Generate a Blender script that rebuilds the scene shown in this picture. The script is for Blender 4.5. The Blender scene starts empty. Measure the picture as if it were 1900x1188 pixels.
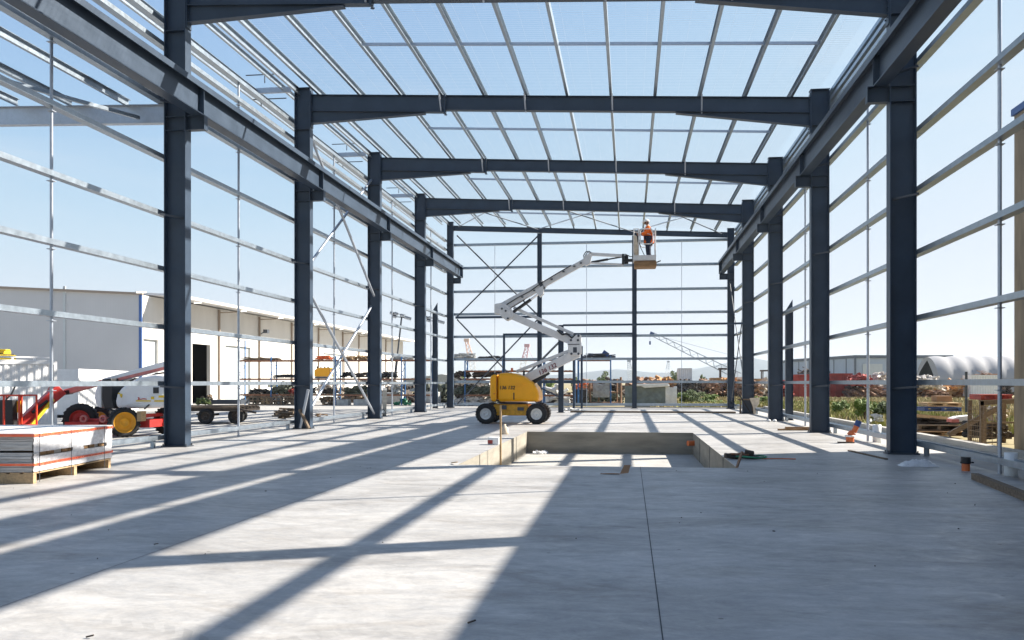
import bpy, bmesh, math, random
from mathutils import Vector, Matrix, Euler
random.seed(7)
R = math.radians
scene = bpy.context.scene
COL = scene.collection

# ------------------------------------------------------------------ camera
CAM_H = 1.7
F, XV, YH = 1634.66, 1167.73, 710.07
PSI = math.atan((XV - 950) / F)
CP, SP = math.cos(PSI), math.sin(PSI)
cam = bpy.data.cameras.new('camera'); camo = bpy.data.objects.new('camera', cam); COL.objects.link(camo)
camo.location = (0, 0, CAM_H); camo.rotation_euler = (R(90), 0, PSI)
cam.sensor_width = 36; cam.lens = 36 * F / 1900; cam.shift_y = (YH - 594) / 1900
cam.clip_end = 20000; cam.clip_start = 0.05
scene.camera = camo

# survey helpers: real positions measured off the photograph (metres; X across the hall, Y along it)
def G(x, y, z=0.0):
    d = -F * (z - CAM_H) / (y - YH); l = (x - 950) / F * d
    return Vector((l * CP - d * SP, l * SP + d * CP, z))
def PV(x, y, v):
    a = (x - 950) / F; u = v * (a * CP - SP) / (CP + a * SP); d = v * CP - u * SP
    return Vector((u, v, CAM_H - (y - YH) * d / F))
def PU(x, y, u):
    a = (x - 950) / F; v = u * (CP + a * SP) / (a * CP - SP); d = v * CP - u * SP
    return Vector((u, v, CAM_H - (y - YH) * d / F))

# ------------------------------------------------------------------ materials
def mat(name, col, rough=0.6, metal=0.0, var=0.15, scale=3.0, bump=0.0, bscale=40.0, stretch=(1, 1, 1), col2=None, spec=0.5, coat=0.0, ribs=0):
    m = bpy.data.materials.new(name); m.use_nodes = True
    nt = m.node_tree; N = nt.nodes; L = nt.links
    b = N['Principled BSDF']
    tc = N.new('ShaderNodeTexCoord'); mp = N.new('ShaderNodeMapping'); mp.inputs['Scale'].default_value = stretch
    L.new(tc.outputs['Object'], mp.inputs['Vector'])
    nz = N.new('ShaderNodeTexNoise'); nz.inputs['Scale'].default_value = scale; nz.inputs['Detail'].default_value = 7; nz.inputs['Roughness'].default_value = 0.62
    L.new(mp.outputs['Vector'], nz.inputs['Vector'])
    rp = N.new('ShaderNodeValToRGB'); rp.color_ramp.elements[0].position = 0.3; rp.color_ramp.elements[1].position = 0.72
    c2 = col2 or tuple(min(1, c * (1 + var)) for c in col)
    c1 = tuple(c * (1 - var) for c in col) if not col2 else col
    rp.color_ramp.elements[0].color = (*c1, 1); rp.color_ramp.elements[1].color = (*c2, 1)
    L.new(nz.outputs['Fac'], rp.inputs['Fac']); L.new(rp.outputs['Color'], b.inputs['Base Color'])
    b.inputs['Metallic'].default_value = metal; b.inputs['Specular IOR Level'].default_value = spec
    b.inputs['Coat Weight'].default_value = coat
    mr = N.new('ShaderNodeMapRange'); mr.inputs['To Min'].default_value = max(0.05, rough - 0.1); mr.inputs['To Max'].default_value = min(1, rough + 0.12)
    L.new(nz.outputs['Fac'], mr.inputs['Value']); L.new(mr.outputs['Result'], b.inputs['Roughness'])
    if ribs:
        wv = N.new('ShaderNodeTexWave'); wv.bands_direction = 'X'; wv.inputs['Scale'].default_value = ribs; L.new(tc.outputs['Object'], wv.inputs['Vector'])
        bp = N.new('ShaderNodeBump'); bp.inputs['Strength'].default_value = 0.08; bp.inputs['Distance'].default_value = 0.03
        L.new(wv.outputs['Fac'], bp.inputs['Height']); L.new(bp.outputs['Normal'], b.inputs['Normal'])
    if bump:
        n2 = N.new('ShaderNodeTexNoise'); n2.inputs['Scale'].default_value = bscale; n2.inputs['Detail'].default_value = 5
        L.new(mp.outputs['Vector'], n2.inputs['Vector'])
        bp = N.new('ShaderNodeBump'); bp.inputs['Strength'].default_value = bump; bp.inputs['Distance'].default_value = 0.02
        L.new(n2.outputs['Fac'], bp.inputs['Height']); L.new(bp.outputs['Normal'], b.inputs['Normal'])
    return m

def floor_mat():
    m = bpy.data.materials.new('trowelled_concrete'); m.use_nodes = True
    nt = m.node_tree; N = nt.nodes; L = nt.links; b = N['Principled BSDF']
    tc = N.new('ShaderNodeTexCoord')
    def noise(sc, det, st=(1, 1, 1), dist=0.0, rough=0.6):
        mp = N.new('ShaderNodeMapping'); mp.inputs['Scale'].default_value = st; L.new(tc.outputs['Object'], mp.inputs['Vector'])
        n = N.new('ShaderNodeTexNoise'); n.inputs['Scale'].default_value = sc; n.inputs['Detail'].default_value = det
        n.inputs['Distortion'].default_value = dist; n.inputs['Roughness'].default_value = rough
        L.new(mp.outputs['Vector'], n.inputs['Vector']); return n
    def ramp(src, p0, p1, c0, c1):
        r = N.new('ShaderNodeValToRGB'); r.color_ramp.elements[0].position = p0; r.color_ramp.elements[1].position = p1
        r.color_ramp.elements[0].color = (*c0, 1); r.color_ramp.elements[1].color = (*c1, 1)
        L.new(src, r.inputs['Fac']); return r
    def mul(a, bb, fac=1.0):
        x = N.new('ShaderNodeMix'); x.data_type = 'RGBA'; x.blend_type = 'MULTIPLY'; x.inputs[0].default_value = fac
        L.new(a, x.inputs[6]); L.new(bb, x.inputs[7]); return x.outputs[2]
    big = noise(0.35, 6, (1, 1.6, 1), 0.6)
    base = ramp(big.outputs['Fac'], 0.33, 0.66, (0.36, 0.352, 0.34), (0.465, 0.452, 0.43))
    streak = noise(0.9, 9, (0.85, 1.15, 1), 2.8, 0.66)            # trowel sweeps across the slab
    st = ramp(streak.outputs['Fac'], 0.4, 0.6, (0.74, 0.745, 0.76), (1.05, 1.05, 1.05))
    arcs = N.new('ShaderNodeTexWave'); arcs.wave_type = 'RINGS'; arcs.inputs['Scale'].default_value = 1.1; arcs.inputs['Distortion'].default_value = 14
    arcs.inputs['Detail'].default_value = 4; arcs.inputs['Detail Scale'].default_value = 1.5; L.new(tc.outputs['Object'], arcs.inputs['Vector'])
    ar = ramp(arcs.outputs['Fac'], 0.0, 0.5, (0.88, 0.89, 0.91), (1, 1, 1))
    fine = noise(28, 6, (1, 1, 1), 0, 0.7)
    fr = ramp(fine.outputs['Fac'], 0.3, 0.7, (0.86, 0.86, 0.87), (1.02, 1.02, 1.02))
    stain = noise(0.8, 7, (0.7, 1.4, 1), 0.9, 0.66)
    sr = ramp(stain.outputs['Fac'], 0.3, 0.46, (0.7, 0.66, 0.62), (1, 1, 1))
    c = mul(base.outputs['Color'], st.outputs['Color'], 0.5); c = mul(c, ar.outputs['Color'], 0.6)
    c = mul(c, fr.outputs['Color'], 0.8); c = mul(c, sr.outputs['Color'], 0.75)
    vor = N.new('ShaderNodeTexVoronoi'); vor.inputs['Scale'].default_value = 1.7; L.new(tc.outputs['Object'], vor.inputs['Vector'])
    sp = ramp(vor.outputs['Distance'], 0.03, 0.045, (0.35, 0.33, 0.31), (1, 1, 1)); c = mul(c, sp.outputs['Color'], 0.8)
    mid = noise(4.2, 8, (0.75, 1.3, 1), 3.5, 0.7); mdr = ramp(mid.outputs['Fac'], 0.38, 0.62, (0.84, 0.845, 0.855), (1.06, 1.06, 1.055)); c = mul(c, mdr.outputs['Color'], 0.66)
    def math(op, x, y=0.0):
        n = N.new('ShaderNodeMath'); n.operation = op
        for i, q in enumerate((x, y)):
            if isinstance(q, (int, float)): n.inputs[i].default_value = q
            else: L.new(q, n.inputs[i])
        return n.outputs[0]
    sp_ = N.new('ShaderNodeSeparateXYZ'); L.new(tc.outputs['Object'], sp_.inputs[0])
    wob = noise(0.22, 2); vv = math('ADD', sp_.outputs['Y'], math('MULTIPLY', wob.outputs['Fac'], 5.0))
    tr = math('ABSOLUTE', math('SUBTRACT', math('FRACT', math('DIVIDE', vv, 2.35)), 0.5))       # a faint tyre path every few metres
    inside = math('LESS_THAN', tr, 0.055)
    chev = math('GREATER_THAN', math('SINE', math('ADD', math('MULTIPLY', sp_.outputs['X'], 34.0), math('MULTIPLY', tr, 60.0))), -0.1)
    patch = noise(0.45, 3); pm = ramp(patch.outputs['Fac'], 0.48, 0.62, (0, 0, 0), (1, 1, 1))
    tk_ = math('MULTIPLY', math('MULTIPLY', inside, chev), pm.outputs['Color'])
    tyre = ramp(tk_, 0.0, 1.0, (1, 1, 1), (0.83, 0.83, 0.83)); c = mul(c, tyre.outputs['Color'], 1.0)
    sc = noise(1.6, 10, (0.6, 1.3, 1), 3.2, 0.74); scr = ramp(sc.outputs['Fac'], 0.57, 0.68, (1, 1, 1), (1.28, 1.28, 1.28)); c = mul(c, scr.outputs['Color'], 0.5)
    blot = noise(0.55, 5, (0.7, 1.5, 1), 1.2, 0.6); br = ramp(blot.outputs['Fac'], 0.4, 0.56, (0.78, 0.765, 0.75), (1.05, 1.05, 1.05)); c = mul(c, br.outputs['Color'], 0.7)
    L.new(c, b.inputs['Base Color'])
    mr = N.new('ShaderNodeMapRange'); mr.inputs['From Min'].default_value = 0.3; mr.inputs['From Max'].default_value = 0.7
    mr.inputs['To Min'].default_value = 0.66; mr.inputs['To Max'].default_value = 0.32
    L.new(sc.outputs['Fac'], mr.inputs['Value']); L.new(mr.outputs['Result'], b.inputs['Roughness'])
    b.inputs['Specular IOR Level'].default_value = 0.45
    bp = N.new('ShaderNodeBump'); bp.inputs['Strength'].default_value = 0.18; bp.inputs['Distance'].default_value = 0.01
    L.new(mid.outputs['Fac'], bp.inputs['Height']); L.new(bp.outputs['Normal'], b.inputs['Normal'])
    return m

M = {}
M['floor'] = floor_mat()
M['yard'] = mat('yard_concrete', (0.33, 0.32, 0.3), 0.85, var=0.22, scale=0.5, bump=0.2, stretch=(1, 2.5, 1))
M['path'] = mat('path_concrete', (0.37, 0.355, 0.33), 0.85, var=0.12, scale=1.2, bump=0.2)
M['pit'] = mat('formed_concrete', (0.25, 0.23, 0.19), 0.85, var=0.28, scale=1.2, bump=0.3, bscale=14, stretch=(0.6, 0.6, 3))
M['pitfloor'] = mat('pit_floor_concrete', (0.36, 0.35, 0.325), 0.8, var=0.15, scale=1.5, bump=0.1)
M['tilt'] = mat('weathered_concrete_panel', (0.24, 0.195, 0.14), 0.9, var=0.35, scale=1.6, bump=0.5, bscale=9, stretch=(1, 1, 0.3))
M['steel'] = mat('blue_grey_painted_steel', (0.033, 0.053, 0.084), 0.42, var=0.2, scale=1.6, bump=0.05, spec=0.4)
M['steeldk'] = mat('dark_grey_painted_steel', (0.05, 0.06, 0.075), 0.45, var=0.12, scale=2)
M['galv'] = mat('galvanised_steel', (0.36, 0.42, 0.48), 0.38, metal=0.8, var=0.14, scale=6, bump=0.04)
M['galvp'] = mat('galvanised_pipe', (0.42, 0.46, 0.52), 0.4, metal=0.7, var=0.1, scale=9)
M['wire'] = mat('mesh_wire', (0.6, 0.62, 0.65), 0.5, metal=0.4, var=0.05)
M['lift_y'] = mat('yellow_lift_paint', (0.92, 0.4, 0.003), 0.35, var=0.05, scale=3, coat=0.1, spec=0.35)
M['lift_yd'] = mat('worn_yellow_chassis', (0.68, 0.34, 0.015), 0.5, var=0.3, scale=8)
M['lift_w'] = mat('white_boom_paint', (0.68, 0.67, 0.66), 0.42, var=0.1, scale=5)
M['white'] = mat('white_paint', (0.8, 0.8, 0.79), 0.45, var=0.05, scale=4)
M['tyre'] = mat('black_tyre_rubber', (0.018, 0.018, 0.019), 0.8, var=0.4, scale=14, bump=0.3)
M['rim_w'] = mat('white_steel_rim', (0.72, 0.72, 0.7), 0.5, var=0.15, scale=12)
M['rim_y'] = mat('orange_yellow_rim', (0.85, 0.4, 0.02), 0.45, var=0.12, scale=6)
M['black'] = mat('black_rubber_hose', (0.015, 0.016, 0.018), 0.5, var=0.3)
M['chrome'] = mat('cylinder_rod', (0.7, 0.7, 0.72), 0.18, metal=1, var=0.05)
M['ply'] = mat('worn_brown_timber', (0.27, 0.16, 0.075), 0.8, var=0.4, scale=4, bump=0.3, stretch=(1, 6, 6))
M['timber'] = mat('pale_sawn_timber', (0.42, 0.29, 0.16), 0.8, var=0.3, scale=5, bump=0.2, stretch=(6, 1, 6))
M['oldwood'] = mat('grey_brown_old_timber', (0.17, 0.125, 0.085), 0.9, var=0.45, scale=4, bump=0.4, stretch=(1, 5, 5))
M['orange'] = mat('orange_hivis_cloth', (0.85, 0.16, 0.015), 0.85, var=0.12, scale=12)
M['navy'] = mat('navy_work_cloth', (0.018, 0.022, 0.045), 0.9, var=0.3, scale=12)
M['skin'] = mat('skin', (0.42, 0.22, 0.14), 0.6, var=0.08)
M['reflect'] = mat('silver_reflective_tape', (0.75, 0.75, 0.7), 0.4, var=0.05)
M['boot'] = mat('brown_boot_leather', (0.06, 0.04, 0.03), 0.6, var=0.2)
M['red'] = mat('faded_red_paint', (0.5, 0.035, 0.03), 0.4, var=0.25, scale=5)
M['redor'] = mat('bright_red_orange_paint', (0.6, 0.05, 0.02), 0.4, var=0.15, scale=5)
M['pink'] = mat('sun_bleached_pink_red_paint', (0.62, 0.2, 0.17), 0.5, var=0.2, scale=5)
M['orpl'] = mat('orange_plastic', (0.62, 0.15, 0.04), 0.45, var=0.15, scale=8)
M['blue'] = mat('blue_rack_paint', (0.03, 0.13, 0.32), 0.45, var=0.2, scale=6)
M['bluepl'] = mat('blue_plastic', (0.02, 0.06, 0.2), 0.5, var=0.15)
M['rackor'] = mat('rusty_orange_beam', (0.24, 0.1, 0.05), 0.6, var=0.25, scale=6)
M['greywall'] = mat('grey_sheet_cladding', (0.53, 0.525, 0.52), 0.6, var=0.06, scale=0.25, ribs=1.6)
M['lightwall'] = mat('cream_precast_wall', (0.6, 0.58, 0.54), 0.8, var=0.1, scale=0.5, bump=0.1, stretch=(1, 1, 0.3))
M['fascia'] = mat('blue_corner_flashing', (0.05, 0.12, 0.32), 0.5, var=0.1)
M['trim'] = mat('brown_downpipe', (0.3, 0.24, 0.19), 0.6, var=0.1)
M['roofm'] = mat('pale_metal_roof', (0.6, 0.6, 0.6), 0.5, var=0.05)
M['doorg'] = mat('pale_grey_roller_door', (0.5, 0.53, 0.53), 0.6, var=0.05)
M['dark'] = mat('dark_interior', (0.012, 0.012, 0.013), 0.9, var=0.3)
M['cont'] = mat('white_container_paint', (0.72, 0.72, 0.71), 0.5, var=0.08, scale=3)
M['rustpile'] = mat('rusty_scrap_iron', (0.28, 0.17, 0.11), 0.85, var=0.55, scale=2.5, bump=0.4)
M['scraporange'] = mat('orange_machine_paint', (0.5, 0.26, 0.09), 0.6, var=0.3, scale=3)
M['scrapdk'] = mat('dark_oily_scrap', (0.07, 0.055, 0.045), 0.8, var=0.5, scale=4)
M['scrappale'] = mat('pale_scrap_sheet', (0.55, 0.5, 0.44), 0.7, var=0.3, scale=3)
M['redcont'] = mat('red_skip_paint', (0.3, 0.04, 0.028), 0.6, var=0.3, scale=2)
M['dome'] = mat('white_shelter_fabric', (0.32, 0.32, 0.33), 0.7, var=0.03, scale=1)
M['shedblue'] = mat('pale_blue_cladding', (0.36, 0.42, 0.5), 0.6, var=0.06, scale=0.5)
M['sheddark'] = mat('slate_trim_and_shade', (0.1, 0.12, 0.15), 0.6, var=0.1)
M['earth'] = mat('dry_grass_ground', (0.15, 0.13, 0.05), 0.95, scale=0.25, bump=0.6, bscale=6, col2=(0.36, 0.29, 0.15))
M['grassg'] = mat('green_grass_blades', (0.13, 0.16, 0.03), 0.8, scale=0.5, col2=(0.32, 0.31, 0.08))
M['grassd'] = mat('dry_grass_blades', (0.24, 0.19, 0.08), 0.85, scale=0.5, col2=(0.42, 0.36, 0.18))
M['leaf'] = mat('bright_green_leaves', (0.07, 0.14, 0.015), 0.65, scale=2.0, col2=(0.2, 0.27, 0.04))
M['leafd'] = mat('dark_green_leaves', (0.04, 0.075, 0.015), 0.7, scale=1.0, col2=(0.13, 0.17, 0.05))
M['bark'] = mat('brown_bark', (0.09, 0.06, 0.04), 0.9, var=0.3, scale=8, bump=0.4)
M['hill'] = mat('forested_hill', (0.03, 0.05, 0.06), 0.95, var=0.3, scale=0.01)
M['sheetstack'] = mat('grey_sheet_edges', (0.5, 0.49, 0.47), 0.6, var=0.5, scale=5, bump=0.4, stretch=(0.6, 0.6, 24))
M['wrap'] = mat('milky_stretch_wrap', (0.66, 0.66, 0.68), 0.22, var=0.22, scale=7, bump=0.6, bscale=9, stretch=(1, 1, 2.5))
M['tape'] = mat('orange_printed_tape', (0.8, 0.1, 0.03), 0.4, scale=9, col2=(0.85, 0.2, 0.09))
M['pvc'] = mat('white_pvc_pipe', (0.72, 0.74, 0.74), 0.35, var=0.06)
M['bag'] = mat('clear_white_plastic_bag', (0.66, 0.67, 0.68), 0.3, var=0.15, scale=12, bump=0.6)
M['tarp'] = mat('grey_green_tarpaulin', (0.16, 0.19, 0.18), 0.5, var=0.3, scale=2.5, bump=0.7, bscale=5)
M['tarpw'] = mat('white_tarpaulin', (0.7, 0.7, 0.68), 0.5, var=0.12, scale=3, bump=0.4)
M['junkgrn'] = mat('dull_green_crate', (0.09, 0.1, 0.07), 0.8, var=0.5, scale=7)
M['junkblk'] = mat('black_bundle_plastic', (0.025, 0.025, 0.026), 0.6, var=0.6, scale=7, bump=0.4)
M['junkgry'] = mat('grey_block', (0.38, 0.39, 0.38), 0.8, var=0.3, scale=4, bump=0.3)
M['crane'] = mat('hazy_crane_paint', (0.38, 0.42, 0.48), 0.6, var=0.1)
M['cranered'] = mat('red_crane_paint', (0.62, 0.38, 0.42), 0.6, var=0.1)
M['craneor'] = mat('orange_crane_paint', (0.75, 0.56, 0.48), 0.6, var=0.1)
M['letter'] = mat('dark_red_lettering', (0.16, 0.01, 0.02), 0.5, var=0.1)
M['letterk'] = mat('black_lettering', (0.03, 0.018, 0.01), 0.5, var=0.1)
M['lamp'] = mat('lamp_glass', (0.5, 0.55, 0.6), 0.15, var=0.05)
M['cloth'] = mat('cream_cloth', (0.6, 0.5, 0.38), 0.9, var=0.2, scale=8)
M['foam'] = mat('white_foam', (0.78, 0.78, 0.77), 0.8, var=0.05)
M['card'] = mat('brown_cardboard', (0.3, 0.17, 0.09), 0.85, var=0.15)
M['greenh'] = mat('green_hose', (0.02, 0.2, 0.1), 0.45, var=0.1)
M['yelpl'] = mat('yellow_machine_paint', (0.8, 0.55, 0.02), 0.4, var=0.12, scale=4)
M['joint'] = mat('joint_sealant', (0.06, 0.06, 0.065), 0.8, var=0.2)

# ------------------------------------------------------------------ mesh builder
def worldloc(o):
    v = Vector((0, 0, 0))
    while o: v += o.location; o = o.parent
    return v
class MB:
    def __init__(s): s.v = []; s.f = []; s.sm = []
    def add(s, vs, fs, smooth=False):
        n = len(s.v); s.v += [Vector(a) for a in vs]; s.f += [[i + n for i in f] for f in fs]; s.sm += [smooth] * len(fs); return s
    def box(s, c, d, rot=None):
        x, y, z = d[0] / 2, d[1] / 2, d[2] / 2
        vs = [Vector((i * x, j * y, k * z)) for k in (-1, 1) for j in (-1, 1) for i in (-1, 1)]
        if rot is not None: m = Euler(rot).to_matrix(); vs = [m @ a for a in vs]
        c = Vector(c)
        return s.add([a + c for a in vs], [[0, 2, 3, 1], [4, 5, 7, 6], [0, 1, 5, 4], [2, 6, 7, 3], [0, 4, 6, 2], [1, 3, 7, 5]])
    def mm(s, a, b): # box from min / max corners
        return s.box([(a[i] + b[i]) / 2 for i in range(3)], [abs(b[i] - a[i]) for i in range(3)])
    def frame(s, p, q, up=None):
        p, q = Vector(p), Vector(q); t = (q - p).normalized()
        u = Vector(up) if up is not None else (Vector((0, 0, 1)) if abs(t.z) < 0.95 else Vector((1, 0, 0)))
        side = t.cross(u).normalized(); u = side.cross(t).normalized()
        return p, q, t, side, u
    def ext(s, p, q, prof, up=None, smooth=False, caps=True):
        p, q, t, side, u = s.frame(p, q, up); n = len(prof)
        vs = [p + side * a + u * b for a, b in prof] + [q + side * a + u * b for a, b in prof]
        fs = [[i, (i + 1) % n, n + (i + 1) % n, n + i] for i in range(n)]
        s.add(vs, fs, smooth)
        if caps: s.add(vs, [list(range(n))[::-1], list(range(n, 2 * n))])
        return s
    def bar(s, p, q, w, h, up=None):
        return s.ext(p, q, [(-w / 2, -h / 2), (w / 2, -h / 2), (w / 2, h / 2), (-w / 2, h / 2)], up)
    def taper(s, p, q, w0, h0, w1, h1, up=None):
        p, q, t, side, u = s.frame(p, q, up)
        vs = [p + side * a * w0 / 2 + u * b * h0 / 2 for a, b in ((-1, -1), (1, -1), (1, 1), (-1, 1))] + [q + side * a * w1 / 2 + u * b * h1 / 2 for a, b in ((-1, -1), (1, -1), (1, 1), (-1, 1))]
        return s.add(vs, [[0, 1, 5, 4], [1, 2, 6, 5], [2, 3, 7, 6], [3, 0, 4, 7], [3, 2, 1, 0], [4, 5, 6, 7]])
    def tube(s, p, q, r, n=10, r2=None, caps=True):
        p, q, t, side, u = s.frame(p, q); r2 = r if r2 is None else r2
        vs = [p + (side * math.cos(2 * math.pi * i / n) + u * math.sin(2 * math.pi * i / n)) * r for i in range(n)] + [q + (side * math.cos(2 * math.pi * i / n) + u * math.sin(2 * math.pi * i / n)) * r2 for i in range(n)]
        s.add(vs, [[i, (i + 1) % n, n + (i + 1) % n, n + i] for i in range(n)], True)
        if caps: s.add(vs, [list(range(n))[::-1], list(range(n, 2 * n))])
        return s
    def path(s, pts, r, n=8):
        for a, b in zip(pts[:-1], pts[1:]): s.tube(a, b, r, n)
        return s
    def isec(s, p, q, depth, w, tf=0.022, tw=0.014, up=None):
        p, q, t, side, u = s.frame(p, q, up); h = depth / 2
        for k in (1, -1): s.bar(p + u * k * (h - tf / 2), q + u * k * (h - tf / 2), w, tf, u)
        s.bar(p, q, tw, depth - 2 * tf, u); return s
    def csec(s, p, q, depth, lip, t=0.012, up=None, flip=1):
        # channel: web of size depth along "up", two lips of size lip along side*flip
        p, q, tt, side, u = s.frame(p, q, up); h = depth / 2; sd = side * flip
        s.bar(p, q, t, depth, u)
        for k in (1, -1):
            o = sd * (lip / 2 + t / 2) + u * k * (h - t / 2)
            s.bar(p + o, q + o, lip, t, u)
        return s
    def lathe(s, prof, c, axis, n=20):
        c = Vector(c); a = Vector(axis).normalized(); e = Vector((0, 0, 1)) if abs(a.z) < 0.9 else Vector((1, 0, 0))
        x = a.cross(e).normalized(); y = a.cross(x); m = len(prof)
        vs = [c + a * h + (x * math.cos(2 * math.pi * i / n) + y * math.sin(2 * math.pi * i / n)) * r for i in range(n) for r, h in prof]
        fs = [[i * m + j, i * m + j + 1, ((i + 1) % n) * m + j + 1, ((i + 1) % n) * m + j] for i in range(n) for j in range(m - 1)]
        return s.add(vs, fs, True)
    def poly(s, pts, off):  # closed outline extruded by vector off
        n = len(pts); off = Vector(off); vs = [Vector(a) for a in pts] + [Vector(a) + off for a in pts]
        return s.add(vs, [list(range(n))[::-1], list(range(n, 2 * n))] + [[i, (i + 1) % n, n + (i + 1) % n, n + i] for i in range(n)])
    def build(s, name, m, parent=None, bevel=0, loc=None):
        me = bpy.data.meshes.new(name)
        if parent is not None: off = worldloc(parent)
        elif loc is not None: off = Vector(loc)
        else:
            xs = [a.x for a in s.v]; ys = [a.y for a in s.v]; zs = [a.z for a in s.v]
            off = Vector(((min(xs) + max(xs)) / 2, (min(ys) + max(ys)) / 2, min(zs)))
        me.from_pydata([a - off for a in s.v], [], s.f)
        me.polygons.foreach_set('use_smooth', s.sm)
        bm = bmesh.new(); bm.from_mesh(me); bmesh.ops.recalc_face_normals(bm, faces=bm.faces[:]); bm.to_mesh(me); bm.free()
        me.materials.append(m); me.update()
        o = bpy.data.objects.new(name, me); COL.objects.link(o)
        if parent is not None: o.parent = parent
        else: o.location = off
        if bevel:
            b = o.modifiers.new('bevel', 'BEVEL'); b.width = bevel; b.segments = 2; b.limit_method = 'ANGLE'; b.angle_limit = R(40)
        return o
def tag(o, label, cat, group=None):
    o['label'] = label; o['category'] = cat
    if group: o['group'] = group
    return o
def thing(name, loc, label, cat, group=None, rz=0):
    o = bpy.data.objects.new(name, None); o.empty_display_size = 0.3; COL.objects.link(o); o.location = loc; o.rotation_euler.z = rz
    return tag(o, label, cat, group)
def struct(o, kind='structure'):
    o['kind'] = kind; return o
def copy_tree(o, parent=None):
    c = o.copy(); COL.objects.link(c); c.parent = parent
    for ch in list(o.children): copy_tree(ch, c)
    return c
def textmesh(s, body, origin, xdir, ydir, size, depth=0.006):
    cu = bpy.data.curves.new('t', 'FONT'); cu.body = body; cu.size = size; cu.extrude = depth; cu.shear = 0.15; cu.offset = size * 0.018
    to = bpy.data.objects.new('t', cu); COL.objects.link(to)
    dg = bpy.context.evaluated_depsgraph_get(); me = bpy.data.meshes.new_from_object(to.evaluated_get(dg))
    x = Vector(xdir).normalized(); y = Vector(ydir).normalized(); z = x.cross(y)
    o = Vector(origin)
    s.add([o + x * v.co.x + y * v.co.y + z * v.co.z for v in me.vertices], [list(p.vertices) for p in me.polygons])
    bpy.data.objects.remove(to); bpy.data.meshes.remove(me); bpy.data.curves.remove(cu)
    return s
SUN_E, SKY_S, EXPO = 4.9, 0.07, 1.49
# ------------------------------------------------------------------ ground and setting
UL, UR = -11.59, 6.12               # inner faces of the column rows
LO, RO = UL - 0.6, UR + 0.6         # outer faces
FR = [12.88, 22.01, 31.15, 40.28, 49.42]; VE = 58.35
PIT = (-3.52, 2.13, 17.95, 30.4, -0.74)
SL, SR, SB, SF = -12.55, 6.95, -12.0, 59.3
m = MB()
for a in ((SL, SB, SR, PIT[2]), (SL, PIT[3], SR, SF), (SL, PIT[2], PIT[0], PIT[3]), (PIT[1], PIT[2], SR, PIT[3])):
    m.add([(a[0], a[1], 0), (a[2], a[1], 0), (a[2], a[3], 0), (a[0], a[3], 0)], [[0, 1, 2, 3]])
for a, b in (((SL, SB), (SR, SB)), ((SR, SB), (SR, SF)), ((SR, SF), (SL, SF)), ((SL, SF), (SL, SB))):
    m.add([(*a, 0), (*b, 0), (*b, -0.4), (*a, -0.4)], [[0, 1, 2, 3]])
struct(m.build('floor', M['floor'], loc=(0, 0, 0)))
x0, x1, y0, y1, pz = PIT
m = MB()
for a, b in (((x0, y0), (x0, y1)), ((x0, y1), (x1, y1)), ((x1, y1), (x1, y0)), ((x1, y0), (x0, y0))):
    m.add([(*a, -0.002), (*b, -0.002), (*b, pz - .05), (*a, pz - .05)], [[0, 1, 2, 3]])
struct(m.build('pit_wall', M['pit'], loc=(0, 0, 0)))
struct(MB().add([(x0 - .1, y0 - .1, pz), (x1 + .1, y0 - .1, pz), (x1 + .1, y1 + .1, pz), (x0 - .1, y1 + .1, pz)], [[0, 1, 2, 3]]).build('pit_floor', M['pitfloor'], loc=(0, 0, 0)))
m = MB()
def joint(a, b, w=0.012, z=0.004):
    a, b = Vector((*a, z)), Vector((*b, z)); t = (b - a).normalized(); n = Vector((-t.y, t.x, 0)) * w / 2
    m.add([a - n, b - n, b + n, a + n], [[0, 1, 2, 3]])
joint((0.22, -2), (0.22, PIT[2] - .02), .009); joint((SL + .1, 14.35), (6.8, 14.2), .008); joint((-11.9, 33.9), (6.7, 33.9), .05); joint((-4.72, -2), (-4.72, 33), .007)
joint((-11.7, 24.3), (PIT[0] - .02, 24.3), .01); joint((PIT[1] + .02, 27.2), (6.7, 27.2), .01); joint((-11.7, 44.5), (6.7, 44.5), .03)
struct(m.build('slab_joint', M['joint'], loc=(0, 0, 0)))
# trowel scuffs on the inside of the pit: vertical shutter joints
m = MB()
for v in (20.6, 24.0, 27.4):
    m.mm((PIT[1] - .012, v - .012, pz), (PIT[1] - .004, v + .012, -.01)); m.mm((PIT[0] + .004, v - .012, pz), (PIT[0] + .012, v + .012, -.01))
struct(m.build('pit_wall', M['joint'], loc=(0, 0, 0)))
# yard (left and beyond), path on the right, dry ground to the horizon
m = MB()
def quad(x0, y0, x1, y1, z): m.add([(x0, y0, z), (x1, y0, z), (x1, y1, z), (x0, y1, z)], [[0, 1, 2, 3]])
quad(-75, -20, SL, 140, -.06); quad(SL, SF, -6, 140, -.06); struct(m.build('yard', M['yard'], loc=(0, 0, 0)))
m = MB(); quad(SR, -20, 9.2, 62, -.1); quad(-6, SF, SR, 62, -.1); struct(m.build('path', M['path'], loc=(0, 0, 0)))
m = MB(); m.mm((9.2, -10, -.5), (9.45, 63, 0.06)); m.mm((-6, 62.003, -.5), (9.197, 62.2, -.0)); struct(m.build('kerb', M['path'], loc=(0, 0, 0)))
m = MB()
quad(9.3, -60, 4300, 4300, -.14); quad(-4300, 140, 9.3, 4300, -.14); quad(-4300, -60, -75, 140, -.14); quad(-6, 62.1, 9.3, 140, -.14)
quad(-4300, -300, 4300, -60, -.14); quad(-75, -60, 9.3, -20, -.14)
struct(m.build('ground', M['earth'], loc=(0, 0, 0)))
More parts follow.
